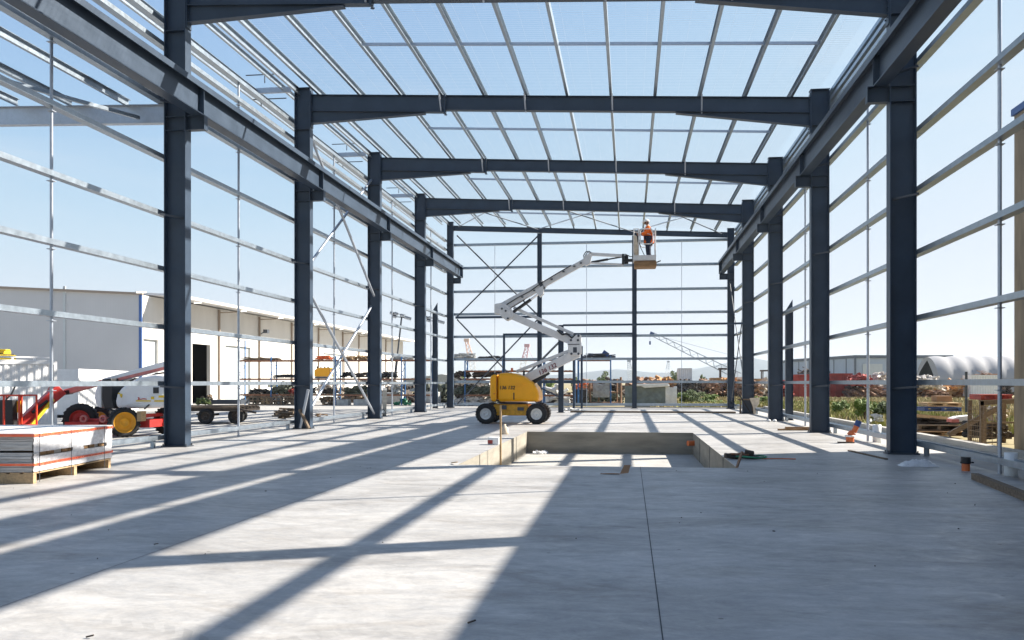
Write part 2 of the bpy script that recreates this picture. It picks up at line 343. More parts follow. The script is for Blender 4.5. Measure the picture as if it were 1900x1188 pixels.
# far hills
def ridge(name, d, x0, x1, zs, seed):
    rr = random.Random(seed); n = 60; vs = []
    for i in range(n + 1):
        a = ((x0 + (x1 - x0) * i / n) - 950) / F
        h = 0
        for k, (cx, w, hh) in enumerate(zs): h += hh * math.exp(-(((x0 + (x1 - x0) * i / n) - cx) / w) ** 2)
        h += rr.uniform(0, .06) * max(h, 20)
        f_ = Vector((a * CP - SP, CP + a * SP, 0))
        vs += [f_ * d + Vector((0, 0, -1)), f_ * (d * 1.25) + Vector((0, 0, h)), f_ * (d * 1.7) + Vector((0, 0, -1))]
    fs = []
    for i in range(n): fs += [[3 * i, 3 * i + 3, 3 * i + 4, 3 * i + 1], [3 * i + 1, 3 * i + 4, 3 * i + 5, 3 * i + 2]]
    struct(MB().add(vs, fs, True).build(name, M['hill'], loc=(0, 0, 0)))
ridge('hills', 3000, 700, 2600, [(1150, 90, 55), (1390, 70, 95), (1500, 60, 62), (1290, 60, 40), (1900, 300, 50), (1010, 80, 25)], 3)

# ------------------------------------------------------------------ the steel building
bld = thing('steel_building_frame', (0, 0, 0), 'unclad blue-grey steel building frame with galvanised purlins and girts around the concrete floor', 'building frame')
ZL, ZR = 12.5, 11.65                # column tops
SLOPE = (ZR - ZL) / (UR - UL)
def ztop(u): return 12.27 + SLOPE * (u - UL) # top of rafters
CB, CT = 8.75, 9.55                 # crane beam bottom / top
def column(u, side, v, top, dep=0.6, corb=True):
    # side: +1 = room lies to the +X of this row
    ui, uo = u, u - side * dep
    b = MB(); fw = .31
    b.mm((ui, v - fw / 2, 0.03), (ui - side * .025, v + fw / 2, top)); b.mm((uo, v - fw / 2, 0.03), (uo + side * .025, v + fw / 2, top))
    b.mm((ui - side * .025, v - .009, 0.03), (uo + side * .025, v + .009, top))
    for z in (CB - .02, CB - .38, 11.0 if side > 0 else 10.45):
        for s in (1, -1): b.mm((ui - side * .025, v + s * .009, z - .008), (uo + side * .025, v + s * .145, z + .008))
    c = b.build('column', M['steel'], bld)
    q = MB(); q.mm((ui + side * .06, v - .2, 0.003), (uo - side * .06, v + .2, 0.03))
    for x in (ui + side * .025, uo - side * .025):
        for s in (-.15, .15): q.tube((x, v + s, .03), (x, v + s, .085), .016, 8)
    q.build('base_plate', M['steeldk'], c)
    MB().mm((ui + side * .02, v - .165, top), (uo - side * .02, v + .165, top + .02)).build('cap_plate', M['steel'], c)
    if corb:
        e = ui + side * .5; k = MB()
        k.mm((ui, v - .1, CB - .02), (e, v + .1, CB - .002)); k.mm((ui, v - .1, CB - .38), (e, v + .1, CB - .362)); k.mm((ui, v - .007, CB - .362), (e - side * .012, v + .007, CB - .02)); k.mm((e, v - .1, CB - .362), (e - side * .012, v + .1, CB - .02))
        k.build('corbel', M['steel'], c)
        j = MB(); j.mm((ui, v - .06, CT - .1), (ui + side * .16, v + .06, CT - .08)); j.build('tie_bracket', M['steel'], c)
    return c
for v in FR:
    column(UL, 1, v, ZL); column(UR, -1, v, ZR)
column(UL - .16, 1, VE, ZL, .42); column(UR + .17, -1, VE, ZR, .42)
# crane runway beams with stiffeners, top packers and end plates
for side, u in ((1, UL + .3), (-1, UR - .2)):
    b = MB(); b.isec((u, 1, (CB + CT) / 2), (u, VE + .15, (CB + CT) / 2), CT - CB, .32, .03, .014)
    cb = b.build('crane_beam', M['steel'], bld)
    for v in FR + [VE]:
        q = MB()
        for s in (1, -1): q.mm((u + s * .0075, v - .01, CB + .031), (u + s * .15, v + .01, CT - .031))
        q.build('stiffener', M['steel'], cb)
    q = MB()
    for t in (-1, 1): q.mm((u + t * .165, 1, CT - .13), (u + t * .185, VE + .15, CT + .022))
    q.mm((u - .165, 1, CT + .004), (u + .165, VE + .15, CT + .022)); q.build('cap_channel', M['steel'], cb)
    MB().mm((u - .16, VE + .153, CB - .0), (u + .16, VE + .175, CT + .06)).build('end_plate', M['steel'], cb)
# rafters: deep end pieces with haunches, splice plates, shallower middle
def rafter(v, deep=True):
    a, c = UL, UR
    b = MB()
    if deep:
        s0, s1 = -6.6, 2.0
        def seg(x0, x1, dep): b.isec((x0, v, ztop(x0) - dep / 2), (x1, v, ztop(x1) - dep / 2), dep, .23, .02, .012)
        seg(a, s0, .61); seg(s0 + .05, c, .53)
        r = b.build('rafter', M['steel'], bld)
        for (x0, x1, d0) in ((a, -7.3, .61), (c, 1.6, .53)):
            q = MB(); d1 = .43; z0, z1 = ztop(x0) - d0 - .003, ztop(x1) - d0 - .003
            q.poly([(x0, v - .006, z0), (x1, v - .006, z1), (x1, v - .006, z1 - .03), (x0, v - .006, z0 - d1)], (0, .012, 0))
            q.bar((x0, v, z0 - d1 - .01), (x1, v, z1 - .04), .23, .02)
            q.build('haunch', M['steel'], r)
        q = MB(); q.mm((s0 + .005, v - .13, ztop(s0) - .67), (s0 + .045, v + .13, ztop(s0) + .03))
        for z in (-.05, -.15, -.25, -.45, -.66):
            for t in (-.08, .08): q.tube((s0 - .03, v + t, ztop(s0) + z), (s0 + .08, v + t, ztop(s0) + z), .018, 6)
        q.build('splice_plate', M['steel'], r)
        for x, s in ((a, 1), (c, -1)):
            q = MB(); q.mm((x + s * .002, v - .13, ztop(x) - 1.2), (x + s * .03, v + .13, ztop(x) + .12))
            for z in (-.1, -.3, -.8, -1.05):
                for t in (-.09, .09): q.tube((x + s * .03, v + t, ztop(x) + z), (x + s * .06, v + t, ztop(x) + z), .018, 6)
            q.build('end_plate', M['steel'], r)
    else:
        b.isec((a - .16, v, ztop(a) - .17), (c + .17, v, ztop(c) - .17), .34, .17, .016, .01)
        r = b.build('rafter', M['steel'], bld)
    return r
PU_U = [-11.34 + 1.534 * i for i in range(12)]
for v in FR:
    r = rafter(v)
    for x in PU_U[3::2]:
        if x > 4: continue
        MB().bar((x, v - .34, ztop(x) + .02), (x + .02, v - .02, ztop(x) - .58), .05, .05).build('fly_brace', M['galvp'], r)
rafter(VE, False)
# purlins, eave purlins and safety mesh
for x in PU_U + [6.86, -12.1]:
    b = MB(); b.csec((x, 1, ztop(x) + .125), (x, VE + .35, ztop(x) + .125), .24, .085, .01, flip=1 if x < -3 else -1)
    b.build('purlin', M['galv'], bld)
for v in [8.3, 17.45, 26.58, 35.7, 44.85, 53.9]:
    b = MB()
    for x0, x1 in zip(PU_U[2:-1], PU_U[3:]): b.bar((x0 + .02, v, ztop(x0) + .12), (x1 - .02, v, ztop(x1) + .12), .05, .09)
    b.build('purlin_bridging', M['galvp'], bld)
b = MB()
y = 2.0
while y < VE:
    b.tube((-11.6, y, ztop(-11.6) + .262), (6.4, y, ztop(6.4) + .262), .0026, 3, caps=False); y += .15
x = -11.5
while x < 6.4:
    b.tube((x, 1.5, ztop(x) + .268), (x, VE, ztop(x) + .268), .0018, 3, caps=False); x += .6
b.build('safety_mesh', M['wire'], bld)
# girts, bay by bay
GZL = [1.62, 3.12, 4.66, 6.12, 7.62, 9.1, 10.6]; GZR = [1.65, 3.18, 4.73, 6.22, 7.62, 9.25, 10.7]
EDG = [3.74] + FR + [VE + .1]
for u, fl, s in ((LO - .11, 1, -1), (RO + .11, -1, 1)):
    GZ = GZL if s < 0 else GZR
    for k in range(len(EDG) - 1):
        for z in GZ + ([11.2] if s < 0 else [11.25]):
            b = MB(); b.csec((u, EDG[k] + .01, z), (u, EDG[k + 1] - .01, z), .2, .11, .009, up=(1, 0, 0), flip=-1)
            g = b.build('girt', M['galv'], bld)
        v = (EDG[k] + EDG[k + 1]) / 2
        q = MB(); q.tube((u, v, -.02), (u, v, 11.2), .036, 10)
        for z in GZ: q.mm((u - .07, v - .07, z - .1), (u + .07, v + .07, z - .085)); q.mm((u - .07, v - .07, z + .02), (u + .07, v + .07, z + .035))
        q.mm((u - .09, v - .09, -.06), (u + .09, v + .09, -.03))
        q.build('bridging_post', M['galvp'], bld)
    b = MB(); b.csec((u, 2, .2), (u, VE, .2), .2, .11, .009, up=(1, 0, 0), flip=-1)
    for v in EDG[1:]:
        for dv in (-.5, .5): b.mm((u - .05, v + dv - .04, -.05), (u + .05, v + dv + .04, .19))
    b.build('base_channel', M['galv'], bld)
    for v in FR:
        for z in (1.62, 6.12, 9.1): # cleats / fly braces from girt to column web
            MB().bar((u - s * .15, v - .42, z - .02), (u - s * .62, v - .02, z - .06), .05, .05).build('girt_brace', M['steeldk'], bld)
# right eave gutter beams, left gutter outriggers
for z in (10.98, 11.5):
    b = MB(); b.csec((RO + .11, 2, z), (RO + .11, VE, z), .2, .11, .009, up=(1, 0, 0), flip=-1); b.build('eave_girt', M['galv'], bld)
MB().csec((RO + .3, 2, 11.25), (RO + .3, VE, 11.25), .26, .09, .008).build('gutter_beam', M['galv'], bld)
for u, z in ((-12.55, 12.45), (-13.55, 12.3), (-14.1, 12.45)):
    MB().csec((u, 4, z), (u, VE, z), .2, .08, .008).build('gutter_beam', M['galv'], bld)
for v in FR:
    b = MB(); b.csec((LO + .02, v - .5, 12.35), (LO - 1.5, v - .5, 12.35), .2, .08, .01); b.build('outrigger', M['galvp'], bld)
    q = MB(); q.tube((LO, v - .9, 11.9), (LO - 1.25, v - .9, 11.9), .02, 6); q.tube((LO - .95, v - .9, 11.9), (LO - .95, v - .9, 11.65), .018, 6); q.tube((LO, v - 1.4, 12.6), (LO - 1.3, v - 1.4, 12.6), .02, 6); q.tube((LO - .6, v - 1.4, 12.6), (LO - .6, v - 1.4, 12.3), .018, 6)
    q.build('gutter_hanger', M['steeldk'], bld)
# end wall: posts, girts, rods, X braces
for u in (-5.92, 0.33):
    b = MB(); b.isec((u, VE + .02, 0), (u, VE + .02, ztop(u) - .36), .3, .2, .012, .01, up=(1, 0, 0)); p_ = b.build('end_post', M['steel'], bld)
    MB().mm((u - .22, VE - .15, .002), (u + .22, VE + .19, .025)).build('base_plate', M['steeldk'], p_)
for z in (.25, 1.75, 3.27, 4.8, 6.32, 7.85, 9.45, 11.02):
    b = MB(); b.csec((LO - .1, VE + .33, z), (RO + .1, VE + .33, z), .16, .2, .01, up=(0, 0, 1), flip=-1); b.build('end_girt', M['galv'], bld)
for u in (-8.96, -2.81, 3.39):
    MB().tube((u, VE + .2, .1), (u, VE + .2, 11), .018, 6).build('bridging_rod', M['galvp'], bld)
def rod(p, q, r=.048, name='brace_rod', mt='steeldk'): return MB().tube(p, q, r, 8).build(name, M[mt], bld)
e = VE - .05
rod((-11.5, e, 11.6), (-6.0, e, 6.15)); rod((-6.0, e + .08, 11.5), (-11.5, e + .08, 6.15))
rod((-11.5, e, 5.95), (-6.0, e, .25)); rod((-6.0, e + .08, 5.95), (-11.5, e + .08, .25))
rod((-11.6, e, 6.08), (-6.0, e, 6.08), .085, 'brace_strut', 'steel')
# left wall tube braces between the second and third portal in view
def brace(p, q): return MB().tube(p, q, .055, 10).build('brace_tube', M['galvp'], bld)
u1, u2 = -11.86, -12.0
a, c = FR[2] + .2, FR[3] - .2
brace((u1, a, 11.2), (u1, c, 5.75)); brace((u2, a, 5.75), (u2, c, 11.2)); brace((u1, a, 5.25), (u1, c, .25)); brace((u2, a, .25), (u2, c, 5.25))
# right wall rods in the last bay
a, c = FR[4] + .1, VE - .1
for z0, z1 in ((8.2, .4), (.4, 8.2)): rod((RO - .3 + .1 * (z0 > 1), a, z0), (RO - .3 + .1 * (z0 > 1), c, z1), .03)
# roof rods in the last bay
xs = [UL + .2, -5.92, 0.33, UR - .1]
for x0, x1 in zip(xs[:-1], xs[1:]):
    rod((x0, VE - .1, ztop(x0) - .08), (x1 - 1.2, FR[4] + .1, ztop(x1) - .1), .035, 'roof_brace', 'galvp'); rod((x1, VE - .1, ztop(x1) - .16), (x0 + 1.2, FR[4] + .1, ztop(x0) - .2), .035, 'roof_brace', 'steel')
# awning framing outside the left wall
b = MB(); b.isec((LO - .02, 22.01, 8.83), (-17.6, 22.01, 8.98), .5, .2, .016, .01); ar = b.build('awning_rafter', M['galvp'], bld)
for i, (u, z) in enumerate(((-13.35, 9.2), (-15.0, 9.28), (-16.6, 9.36))):
    MB().csec((u, 4, z), (u, 22.12, z - .01), .2, .075, .008).build('awning_purlin', M['galv'], bld)
MB().bar((-12.85, 21.8, 8.7), (-17.2, 15.2, 9.05), .09, .09).build('awning_brace', M['galv'], bld)
MB().isec((LO - .02, 12.88, 8.83), (-17.6, 12.88, 8.98), .5, .2, .016, .01).build('awning_rafter', M['steel'], bld)

# partition steelwork standing inside the far end of the hall
pt = thing('partition_frame', (-3.8, 49.6, 0), 'free-standing dark steel post with door-head rails behind the yellow lift', 'partition frame')
b = MB(); b.isec((-3.82, 49.6, 0), (-3.82, 49.6, 4.95), .3, .2, .014, .01, up=(1, 0, 0)); pc = b.build('post', M['steel'], pt)
MB().mm((-4.05, 49.45, .002), (-3.6, 49.75, .022)).build('base_plate', M['steeldk'], pc)
MB().bar((-3.7, 49.6, 4.93), (UR + .2, 49.3, 4.93), .09, .11).build('head_rail', M['steel'], pt)
MB().bar((-3.82, 49.75, 4.1), (-8.0, 57.6, .9), .09, .09).build('brace', M['steel'], pt)
MB().bar((-3.82, 49.45, .85), (-6.0, 49.45, 1.9), .08, .08).build('brace', M['steel'], pt)
dj = thing('door_jamb_frame', (-5.4, 57.9, 0), 'dark steel door opening frame just inside the end wall', 'door frame')
for u, z0 in ((-8.25, 0), (-3.62, 0), (-3.1, 0)): MB().bar((u, 57.95, z0), (u, 57.95, 4.85 if u < -4 else 4.1), .14, .14).build('jamb', M['steel'], dj)
MB().bar((-8.32, 57.95, 4.9), (0.25, 57.95, 4.9), .1, .12).build('head_rail', M['steel'], dj)
MB().bar((-5.9, 57.95, 1.75), (-3.2, 57.95, 1.75), .1, .2).build('mid_rail', M['steel'], dj)

# isolated outer posts with cut tops
def outer_post(u, v, h, s, label):
    p_ = thing('steel_post', (u, v, 0), label, 'post', 'outer posts beside the wall rows')
    b = MB(); b.isec((u, v, 0.02), (u, v, h - .5), .32, .25, .014, .01, up=(1, 0, 0)); q = b.build('shaft', M['steel'], p_)
    MB().poly([(u - .155, v - .007, h - .497), (u + .155, v - .007, h - .497), (u + s * .155, v - .007, h)], (0, .014, 0)).build('top_fin', M['steel'], q)
    MB().mm((u - .2, v - .17, -.0), (u + .2, v + .17, .02)).build('base_plate', M['steeldk'], p_)
pr = G(1462, 780); outer_post(pr.x + .05, pr.y, 5.45, 1, 'blue-grey post with pointed top right of the hall, behind the third right column')
outer_post(-12.75, 57.2, 7.0, 1, 'blue-grey post with pointed top beside the far left corner column')
#PART3
# ------------------------------------------------------------------ helpers for machines
def wheel(parent, c, axis, r, w, rim, tread=True, rimr=.58, out=1):
    c = Vector(c); a = Vector(axis).normalized(); b = MB(); h = w / 2; k = r * rimr
    b.lathe([(k, -h * .8), (r * .8, -h), (r * .95, -h * .85), (r, -h * .55), (r, h * .55), (r * .95, h * .85), (r * .8, h), (k, h * .8), (k, -h * .8)], c, a, 28)
    if tread:
        e = Vector((0, 0, 1)); x = a.cross(e).normalized(); y = a.cross(x)
        for i in range(22):
            t = 2 * math.pi * i / 22; dr = x * math.cos(t) + y * math.sin(t); tg = -x * math.sin(t) + y * math.cos(t)
            for s in (-1, 1): b.bar(c + dr * (r + .005) + a * s * .02 * h, c + dr * (r * .985) + a * s * h * .95 + tg * .05, .045, .03, dr)
    wo = b.build('wheel', M['tyre'], parent)
    q = MB(); q.lathe([(0.001, h * .35), (k * .3, h * .4), (k * .34, h * .62), (k * .42, h * .62), (k * .46, h * .3), (k * .85, h * .2), (k * .93, h * .7), (k * 1.01, h * .8), (k * 1.01, -h * .8), (k * .8, -h * .4), (0.001, -h * .4)] if out > 0 else
            [(0.001, -h * .35), (k * .3, -h * .4), (k * .34, -h * .62), (k * .42, -h * .62), (k * .46, -h * .3), (k * .85, -h * .2), (k * .93, -h * .7), (k * 1.01, -h * .8), (k * 1.01, h * .8), (k * .8, h * .4), (0.001, h * .4)], c, a, 24)
    e = Vector((0, 0, 1)); x = a.cross(e).normalized(); y = a.cross(x)
    for i in range(8):
        t = 2 * math.pi * i / 8; p = c + (x * math.cos(t) + y * math.sin(t)) * k * .64; q.tube(p + a * out * h * .2, p + a * out * h * .42, k * .07, 6)
    q.build('rim', M[rim], wo)
    return wo

# ------------------------------------------------------------------ yellow articulated boom lift
VB = 36.7
P = lambda x, y, dv=0: PV(x, y, VB) + Vector((0, dv, 0))
lift = thing('boom_lift', (G(948, 787).x, VB, 0), 'yellow and white articulated boom lift raised high in the middle of the hall', 'boom lift')
def outline(pts, v0, v1, y_ref=None): return [PV(x, y, v0) for x, y in pts], (0, v1 - v0, 0)
b = MB(); b.poly(*outline([(923, 746), (923, 692.5), (940, 691.5), (956, 693), (972, 698.5), (985, 708), (994.5, 718), (999, 728), (1000.5, 737), (999, 743), (995, 746)], 35.8, 37.5)); body = b.build('engine_cover', M['lift_y'], lift, bevel=.16); body.modifiers['bevel'].segments = 5
b = MB(); b.poly(*outline([(911, 746), (908.5, 735), (908.5, 703), (911, 695), (921.8, 692.6), (921.8, 746)], 35.8, 37.5)); rear = b.build('rear_cover', M['lift_y'], lift, bevel=.12); rear.modifiers['bevel'].segments = 4
b = MB(); b.mm(PV(921.6, 745, 35.85), PV(923.2, 694, 37.45)); b.build('cover_seam', M['black'], lift)
o = PV(926, 722.5, 35.785); textmesh(MB(), '136 132', o, (1, 0, 0), (0, 0, 1), .2).build('lettering', M['letterk'], body)
b = MB(); b.mm(PV(952.5, 742, 35.78), PV(954.5, 729, 35.8)); b.build('latch', M['black'], body)
b = MB(); b.tube(PV(917, 731, 35.775), PV(917, 731, 35.8), .025, 10); b.build('filler_cap', M['red'], rear)
b = MB(); b.poly([PV(958, 718, 35.77), PV(977, 713, 35.77), PV(968, 716, 35.77), PV(958, 710, 35.785)], (0, .03, 0)); b.build('hood_scoop', M['lift_y'], body)
b = MB(); b.lathe([(.5, 0), (.62, 0), (.62, .12), (.5, .12)], (P(952, 751).x, VB, P(952, 751).z - .02), (0, 0, 1), 28); b.build('turntable', M['steeldk'], lift)
b = MB(); b.mm(PV(916, 771, 36.05), PV(987, 749, 37.4)); ch = b.build('chassis', M['lift_yd'], lift, bevel=.04)
b = MB(); b.mm(PV(930, 760, 35.95), PV(940, 752, 36.05)); b.build('chassis_step', M['steeldk'], ch); b = MB(); b.mm(PV(960, 762, 35.98), PV(972, 756, 36.05)); b.build('chassis_box', M['steeldk'], ch)
wf = [G(899.5, 787.3), G(995.5, 787.3)]
for q in wf:
    b = MB(); b.tube((q.x, 35.8, .42), (q.x, 37.6, .42), .1, 10); b.build('axle', M['lift_yd'], lift)
    wheel(lift, (q.x, 35.86, .415), (0, -1, 0), .415, .34, 'rim_w', rimr=.56); wheel(lift, (q.x, 37.65, .415), (0, 1, 0), .415, .34, 'rim_y', rimr=.56)
# booms (each a box section with rounded look)
def boom(name, p, q, w, h, h2=None, mt='lift_w', par=None, bev=.02):
    b = MB(); b.taper(p, q, w, h, w, h2 or h); return b.build(name, M[mt], par or lift, bevel=bev)
lower = boom('lower_riser', P(974, 704), P(1073, 655), .3, .36, .36)
d = (P(1073, 655) - P(974, 704)).normalized(); n = Vector((-d.z, 0, d.x))
textmesh(MB(), '136 132', P(1000, 693.5, -.158) - n * .075, d, n, .25).build('lettering', M['letter'], lower)
boom('lower_link', P(958, 690), P(1058, 650.5), .12, .13)
b = MB(); b.poly([P(x, y, -.24) for x, y in ((1054, 637), (1070, 621.5), (1078, 621.5), (1079, 656), (1073, 661.5), (1055, 655))], (0, .48, 0)); el = b.build('elbow', M['lift_w'], lift, bevel=.02)
b = MB()
for x, y in ((1060, 632), (1073, 632), (1061, 657), (1074, 624), (1074, 657)): b.tube(P(x, y, -.26), P(x, y, -.24), .05, 10)
b.mm(P(1064, 655, -.25), P(1071, 645, -.241)); b.mm(P(1054, 640.5, -.25), P(1076, 639, -.242)); b.build('elbow_pin', M['steeldk'], el)
boom('upper_riser', P(1060, 633.5), P(950, 586.5), .28, .3, .28)
boom('upper_link', P(1064, 620), P(953, 571), .12, .13)
b = MB(); b.poly([P(x, y, -.22) for x, y in ((918.5, 565), (934, 562.5), (946, 570), (956, 584), (950, 592), (941, 596), (933, 590), (930, 584), (918.5, 583))], (0, .44, 0)); kn = b.build('knuckle', M['lift_w'], lift, bevel=.02)
b = MB(); b.poly([P(x, y, -.27) for x, y in ((925, 572), (934, 569), (947, 577), (949, 589), (941, 595), (930, 586))], (0, .05, 0)); b.build('cheek_plate', M['lift_w'], kn, bevel=.015); b = MB()
for x, y in ((933, 574), (944, 592), (940, 578)): b.tube(P(x, y, -.3), P(x, y, -.22), .045, 8)
b.build('knuckle_pin', M['steeldk'], kn)
mainb = boom('main_boom', P(931, 571), P(1011, 526.5), .26, .36, .32)
boom('boom_extension', P(1008, 528.5), P(1086, 485), .19, .25, .24)
boom('boom_collar', P(1002, 531.5), P(1008, 528), .3, .38, .38, 'steeldk')
b = MB()
for dv in (-.1, .1): b.tube(P(943, 586, dv), P(985, 556, dv), .055, 10)
b.build('lift_cylinder', M['black'], lift); b = MB()
for dv in (-.1, .1): b.tube(P(985, 556, dv), P(1003, 543, dv), .032, 8)
b.build('cylinder_rod', M['chrome'], lift)
b = MB(); b.poly([P(x, y, -.16) for x, y in ((993, 539), (1009, 530), (1009, 546), (1002, 552))], (0, .32, 0)); b.build('cylinder_bracket', M['lift_w'], lift, bevel=.01)
b = MB(); b.tube(P(985, 712, -.05), P(1012, 697, -.05), .085, 10); b.tube(P(1012, 697, -.05), P(1020, 692.5, -.05), .05, 8); b.build('lift_cylinder', M['black'], lift)
for r_, dv, pts_ in ((.022, -.17, ((941, 566), (962, 553), (985, 541), (1007, 525), (1035, 508), (1060, 494))), (.035, -.2, ((1034, 613), (1044, 622), (1052, 619), (1062, 628), (1068, 622))),
        (.022, .0, ((1084, 484), (1083, 474), (1087, 467.5), (1093, 466.5), (1099, 470))), (.018, -.08, ((1087, 482), (1086, 475), (1090, 469.5), (1097, 470.5))), (.02, -.05, ((1150, 476), (1160, 472), (1170, 477), (1176, 476))), (.02, -.2, ((945, 575), (960, 566), (975, 557)))):
    MB().path([P(x, y, dv) for x, y in pts_], r_, 6).build('hydraulic_hose', M['black'], lift)
b = MB()
for x, y in ((970, 552), (992, 540), (1024, 519), (1046, 505), (1066, 495), (1078, 489)): b.mm(P(x - 2, y + 1.2, -.175), P(x + 2, y - 1.2, .175))
b.build('wear_pad', M['steeldk'], mainb)
b = MB(); b.poly([P(x, y, -.13) for x, y in ((1081, 486), (1085, 476), (1095, 470), (1098, 476), (1095, 490), (1087, 494))], (0, .26, 0)); b.build('jib_head', M['lift_w'], lift, bevel=.015)
boom('jib', P(1093, 471.5), P(1156, 475), .14, .13, .12, bev=.012); boom('jib_link', P(1095, 488), P(1157, 491), .1, .07, .07, bev=.01)
b = MB(); b.tube(P(1097, 487), P(1128, 481.5), .05, 8); b.tube(P(1128, 481.5), P(1154, 477), .03, 8); b.build('jib_cylinder', M['black'], lift)
b = MB(); b.mm(P(1154, 491.5, -.14), P(1158, 472, .14)); b.tube(P(1162, 490, 0), P(1162, 474, 0), .09, 10); b.mm(P(1158, 486, -.1), P(1173, 481, .1)); b.build('rotator', M['black'], lift)
# platform basket
V0, V1 = VB - .42, VB + .42
bx0, bx1 = P(1175, 484).x, P(1216.5, 484).x; zf = P(1190, 484.5).z; zt = P(1190, 428).z
bk = MB(); bk.mm((bx0, V0, zf - .03), (bx1, V1, zf + .0)); bk = bk.build('platform', M['lift_w'], lift)
b = MB(); b.mm((bx0 + .03, V0 + .02, zf - .3), (bx1 + .03, V1 - .02, zf - .034))
b.build('platform_underframe', M['ply'], bk, bevel=.06)
b = MB()
for y in (V0, V1): b.mm((bx0, y - .01, zf + .003), (bx1, y + .01, zf + .18))
for x in (bx0, bx1): b.mm((x - .01, V0 + .012, zf + .003), (x + .01, V1 - .012, zf + .18))
b.build('toe_board', M['lift_w'], bk)
b = MB()
for y in (V0, V1):
    for x in (bx0 + .02, bx0 + .22, bx1 - .02): b.tube((x, y, zf), (x, y, zt), .02, 8)
    for z in (zt, zf + .6): b.tube((bx0 + .02, y, z), (bx0 + .22, y, z), .02, 8)
    b.path([(bx0 + .28, y, zf + .72), (bx0 + .28, y, zt - .1), (bx0 + .36, y, zt - .01), (bx1 - .2, y, zt - .01), (bx1 - .12, y, zt - .1), (bx1 - .12, y, zf + .72), (bx1 - .2, y, zf + .63), (bx0 + .36, y, zf + .63), (bx0 + .28, y, zf + .72)], .02, 8)
    b.tube((bx0 + .22, y, zt - .2), (bx0 + .28, y, zt - .2), .018, 6); b.tube((bx1 - .12, y, zt - .2), (bx1 - .02, y, zt - .2), .018, 6)
for x in (bx0 + .02, bx1 - .02):
    for z in (zt, zf + .6): b.tube((x, V0, z), (x, V1, z), .02, 8)
b.build('guard_rail', M['lift_w'], bk)
b = MB(); b.mm((bx0 + .04, VB - .25, zf + .75), (bx0 + .2, VB + .25, zf + 1.0)); b.tube((bx0 + .12, VB - .1, zf + 1.0), (bx0 + .12, VB - .1, zf + 1.1), .015, 6); b.tube((bx0 + .12, VB + .1, zf + 1.0), (bx0 + .12, VB + .1, zf + 1.1), .015, 6); b.build('control_box', M['steeldk'], bk)
b = MB(); b.mm((bx0 + .05, V0 + .05, zf + .01), (bx0 + .2, V0 + .2, zf + .45)); b.build('manual_box', M['cloth'], bk)
b = MB(); b.poly([(bx0 + .02, V0 - .03, zt - .25), (bx0 + .14, V0 - .03, zt - .3), (bx0 + .2, V0 - .03, zt - .75), (bx0 + .12, V0 - .03, zf + .25), (bx0 + .02, V0 - .03, zf + .3)], (0, .05, 0)); b.build('hanging_cloth', M['cloth'], bk, bevel=.015)
b = MB(); b.path([(bx0 + .1, V0, zt - .1), (bx0 + .3, V0 + .1, zf + .5), (bx0 + .5, V0 + .2, zf + .1)], .015, 6); b.build('rope', M['black'], bk)
b = MB(); b.box((bx0 + .55, VB + .1, zf + .12), (.28, .3, .22), (0, .1, .2)); b.build('tool_bag', M['scrapdk'], bk, bevel=.03)
b = MB(); b.tube((bx1 + .02, VB - .2, zf - .1), (bx1 + .2, VB - .22, zf - .03), .025, 6); b.build('foot_switch_bar', M['black'], bk)
b = MB(); b.tube(PV(950, 690, 36.2), PV(950, 683, 36.2), .05, 8); b.build('beacon', M['orpl'], lift)
b = MB(); b.tube(PV(972, 697, 36.0), PV(972, 688, 36.0), .045, 8); b.build('exhaust', M['black'], lift)

# ------------------------------------------------------------------ worker in the basket
def skin_obj(name, pts, edges, rad, m, parent, root=0, lv=2):
    me = bpy.data.meshes.new(name); off = worldloc(parent) if parent else Vector((0, 0, 0))
    me.from_pydata([Vector(p) - off for p in pts], edges, []); o = bpy.data.objects.new(name, me); COL.objects.link(o); me.materials.append(m)
    sk = o.modifiers.new('skin', 'SKIN'); sk.use_smooth_shade = True
    for i, r in enumerate(rad):
        sv = me.skin_vertices[0].data[i]; sv.radius = r if isinstance(r, tuple) else (r, r); sv.use_root = (i == root)
    o.modifiers.new('sub', 'SUBSURF').levels = lv; o.modifiers['sub'].render_levels = lv
    if parent: o.parent = parent
    return o
FX, FY, FZ = P(1202, 480).x, VB - .02, zf + .002
W = lambda x, y, z: (FX + x, FY + y, FZ + z * .965)      # x<0 is forward (towards the boom)
man = None
pts = [W(.03, 0, .93), W(.02, 0, 1.12), W(.0, 0, 1.34), W(-.01, 0, 1.47), W(-.03, 0, 1.56), W(-.05, 0, 1.63),          # 0 pelvis .. 3 neck base, 4 neck, 5 head
       W(.02, -.19, 1.4), W(-.04, -.24, 1.16), W(-.27, -.19, 1.12), W(-.34, -.17, 1.12),                              # left arm 6..9
       W(.02, .19, 1.4), W(-.03, .24, 1.16), W(-.26, .19, 1.14), W(-.33, .17, 1.14),                                 # right arm 10..13
       W(.02, -.1, .88), W(.0, -.11, .5), W(.05, -.11, .1), W(-.08, -.12, .04),                                        # left leg 14..17
       W(.03, .1, .88), W(.02, .11, .5), W(.07, .11, .1), W(-.06, .12, .04)]
edg = [(0, 1), (1, 2), (2, 3), (3, 4), (4, 5), (2, 6), (6, 7), (7, 8), (8, 9), (2, 10), (10, 11), (11, 12), (12, 13), (0, 14), (14, 15), (15, 16), (16, 17), (0, 18), (18, 19), (19, 20), (20, 21)]
rad = [.12, .11, .13, .07, .05, .085, .055, .045, .033, .03, .055, .045, .033, .03, .085, .06, .042, .035, .085, .06, .042, .035]
man = skin_obj('person', pts, edg, rad, M['skin'], None)
c0 = Vector(W(0, 0, 0)); man.data.transform(Matrix.Translation(-c0)); man.location = c0
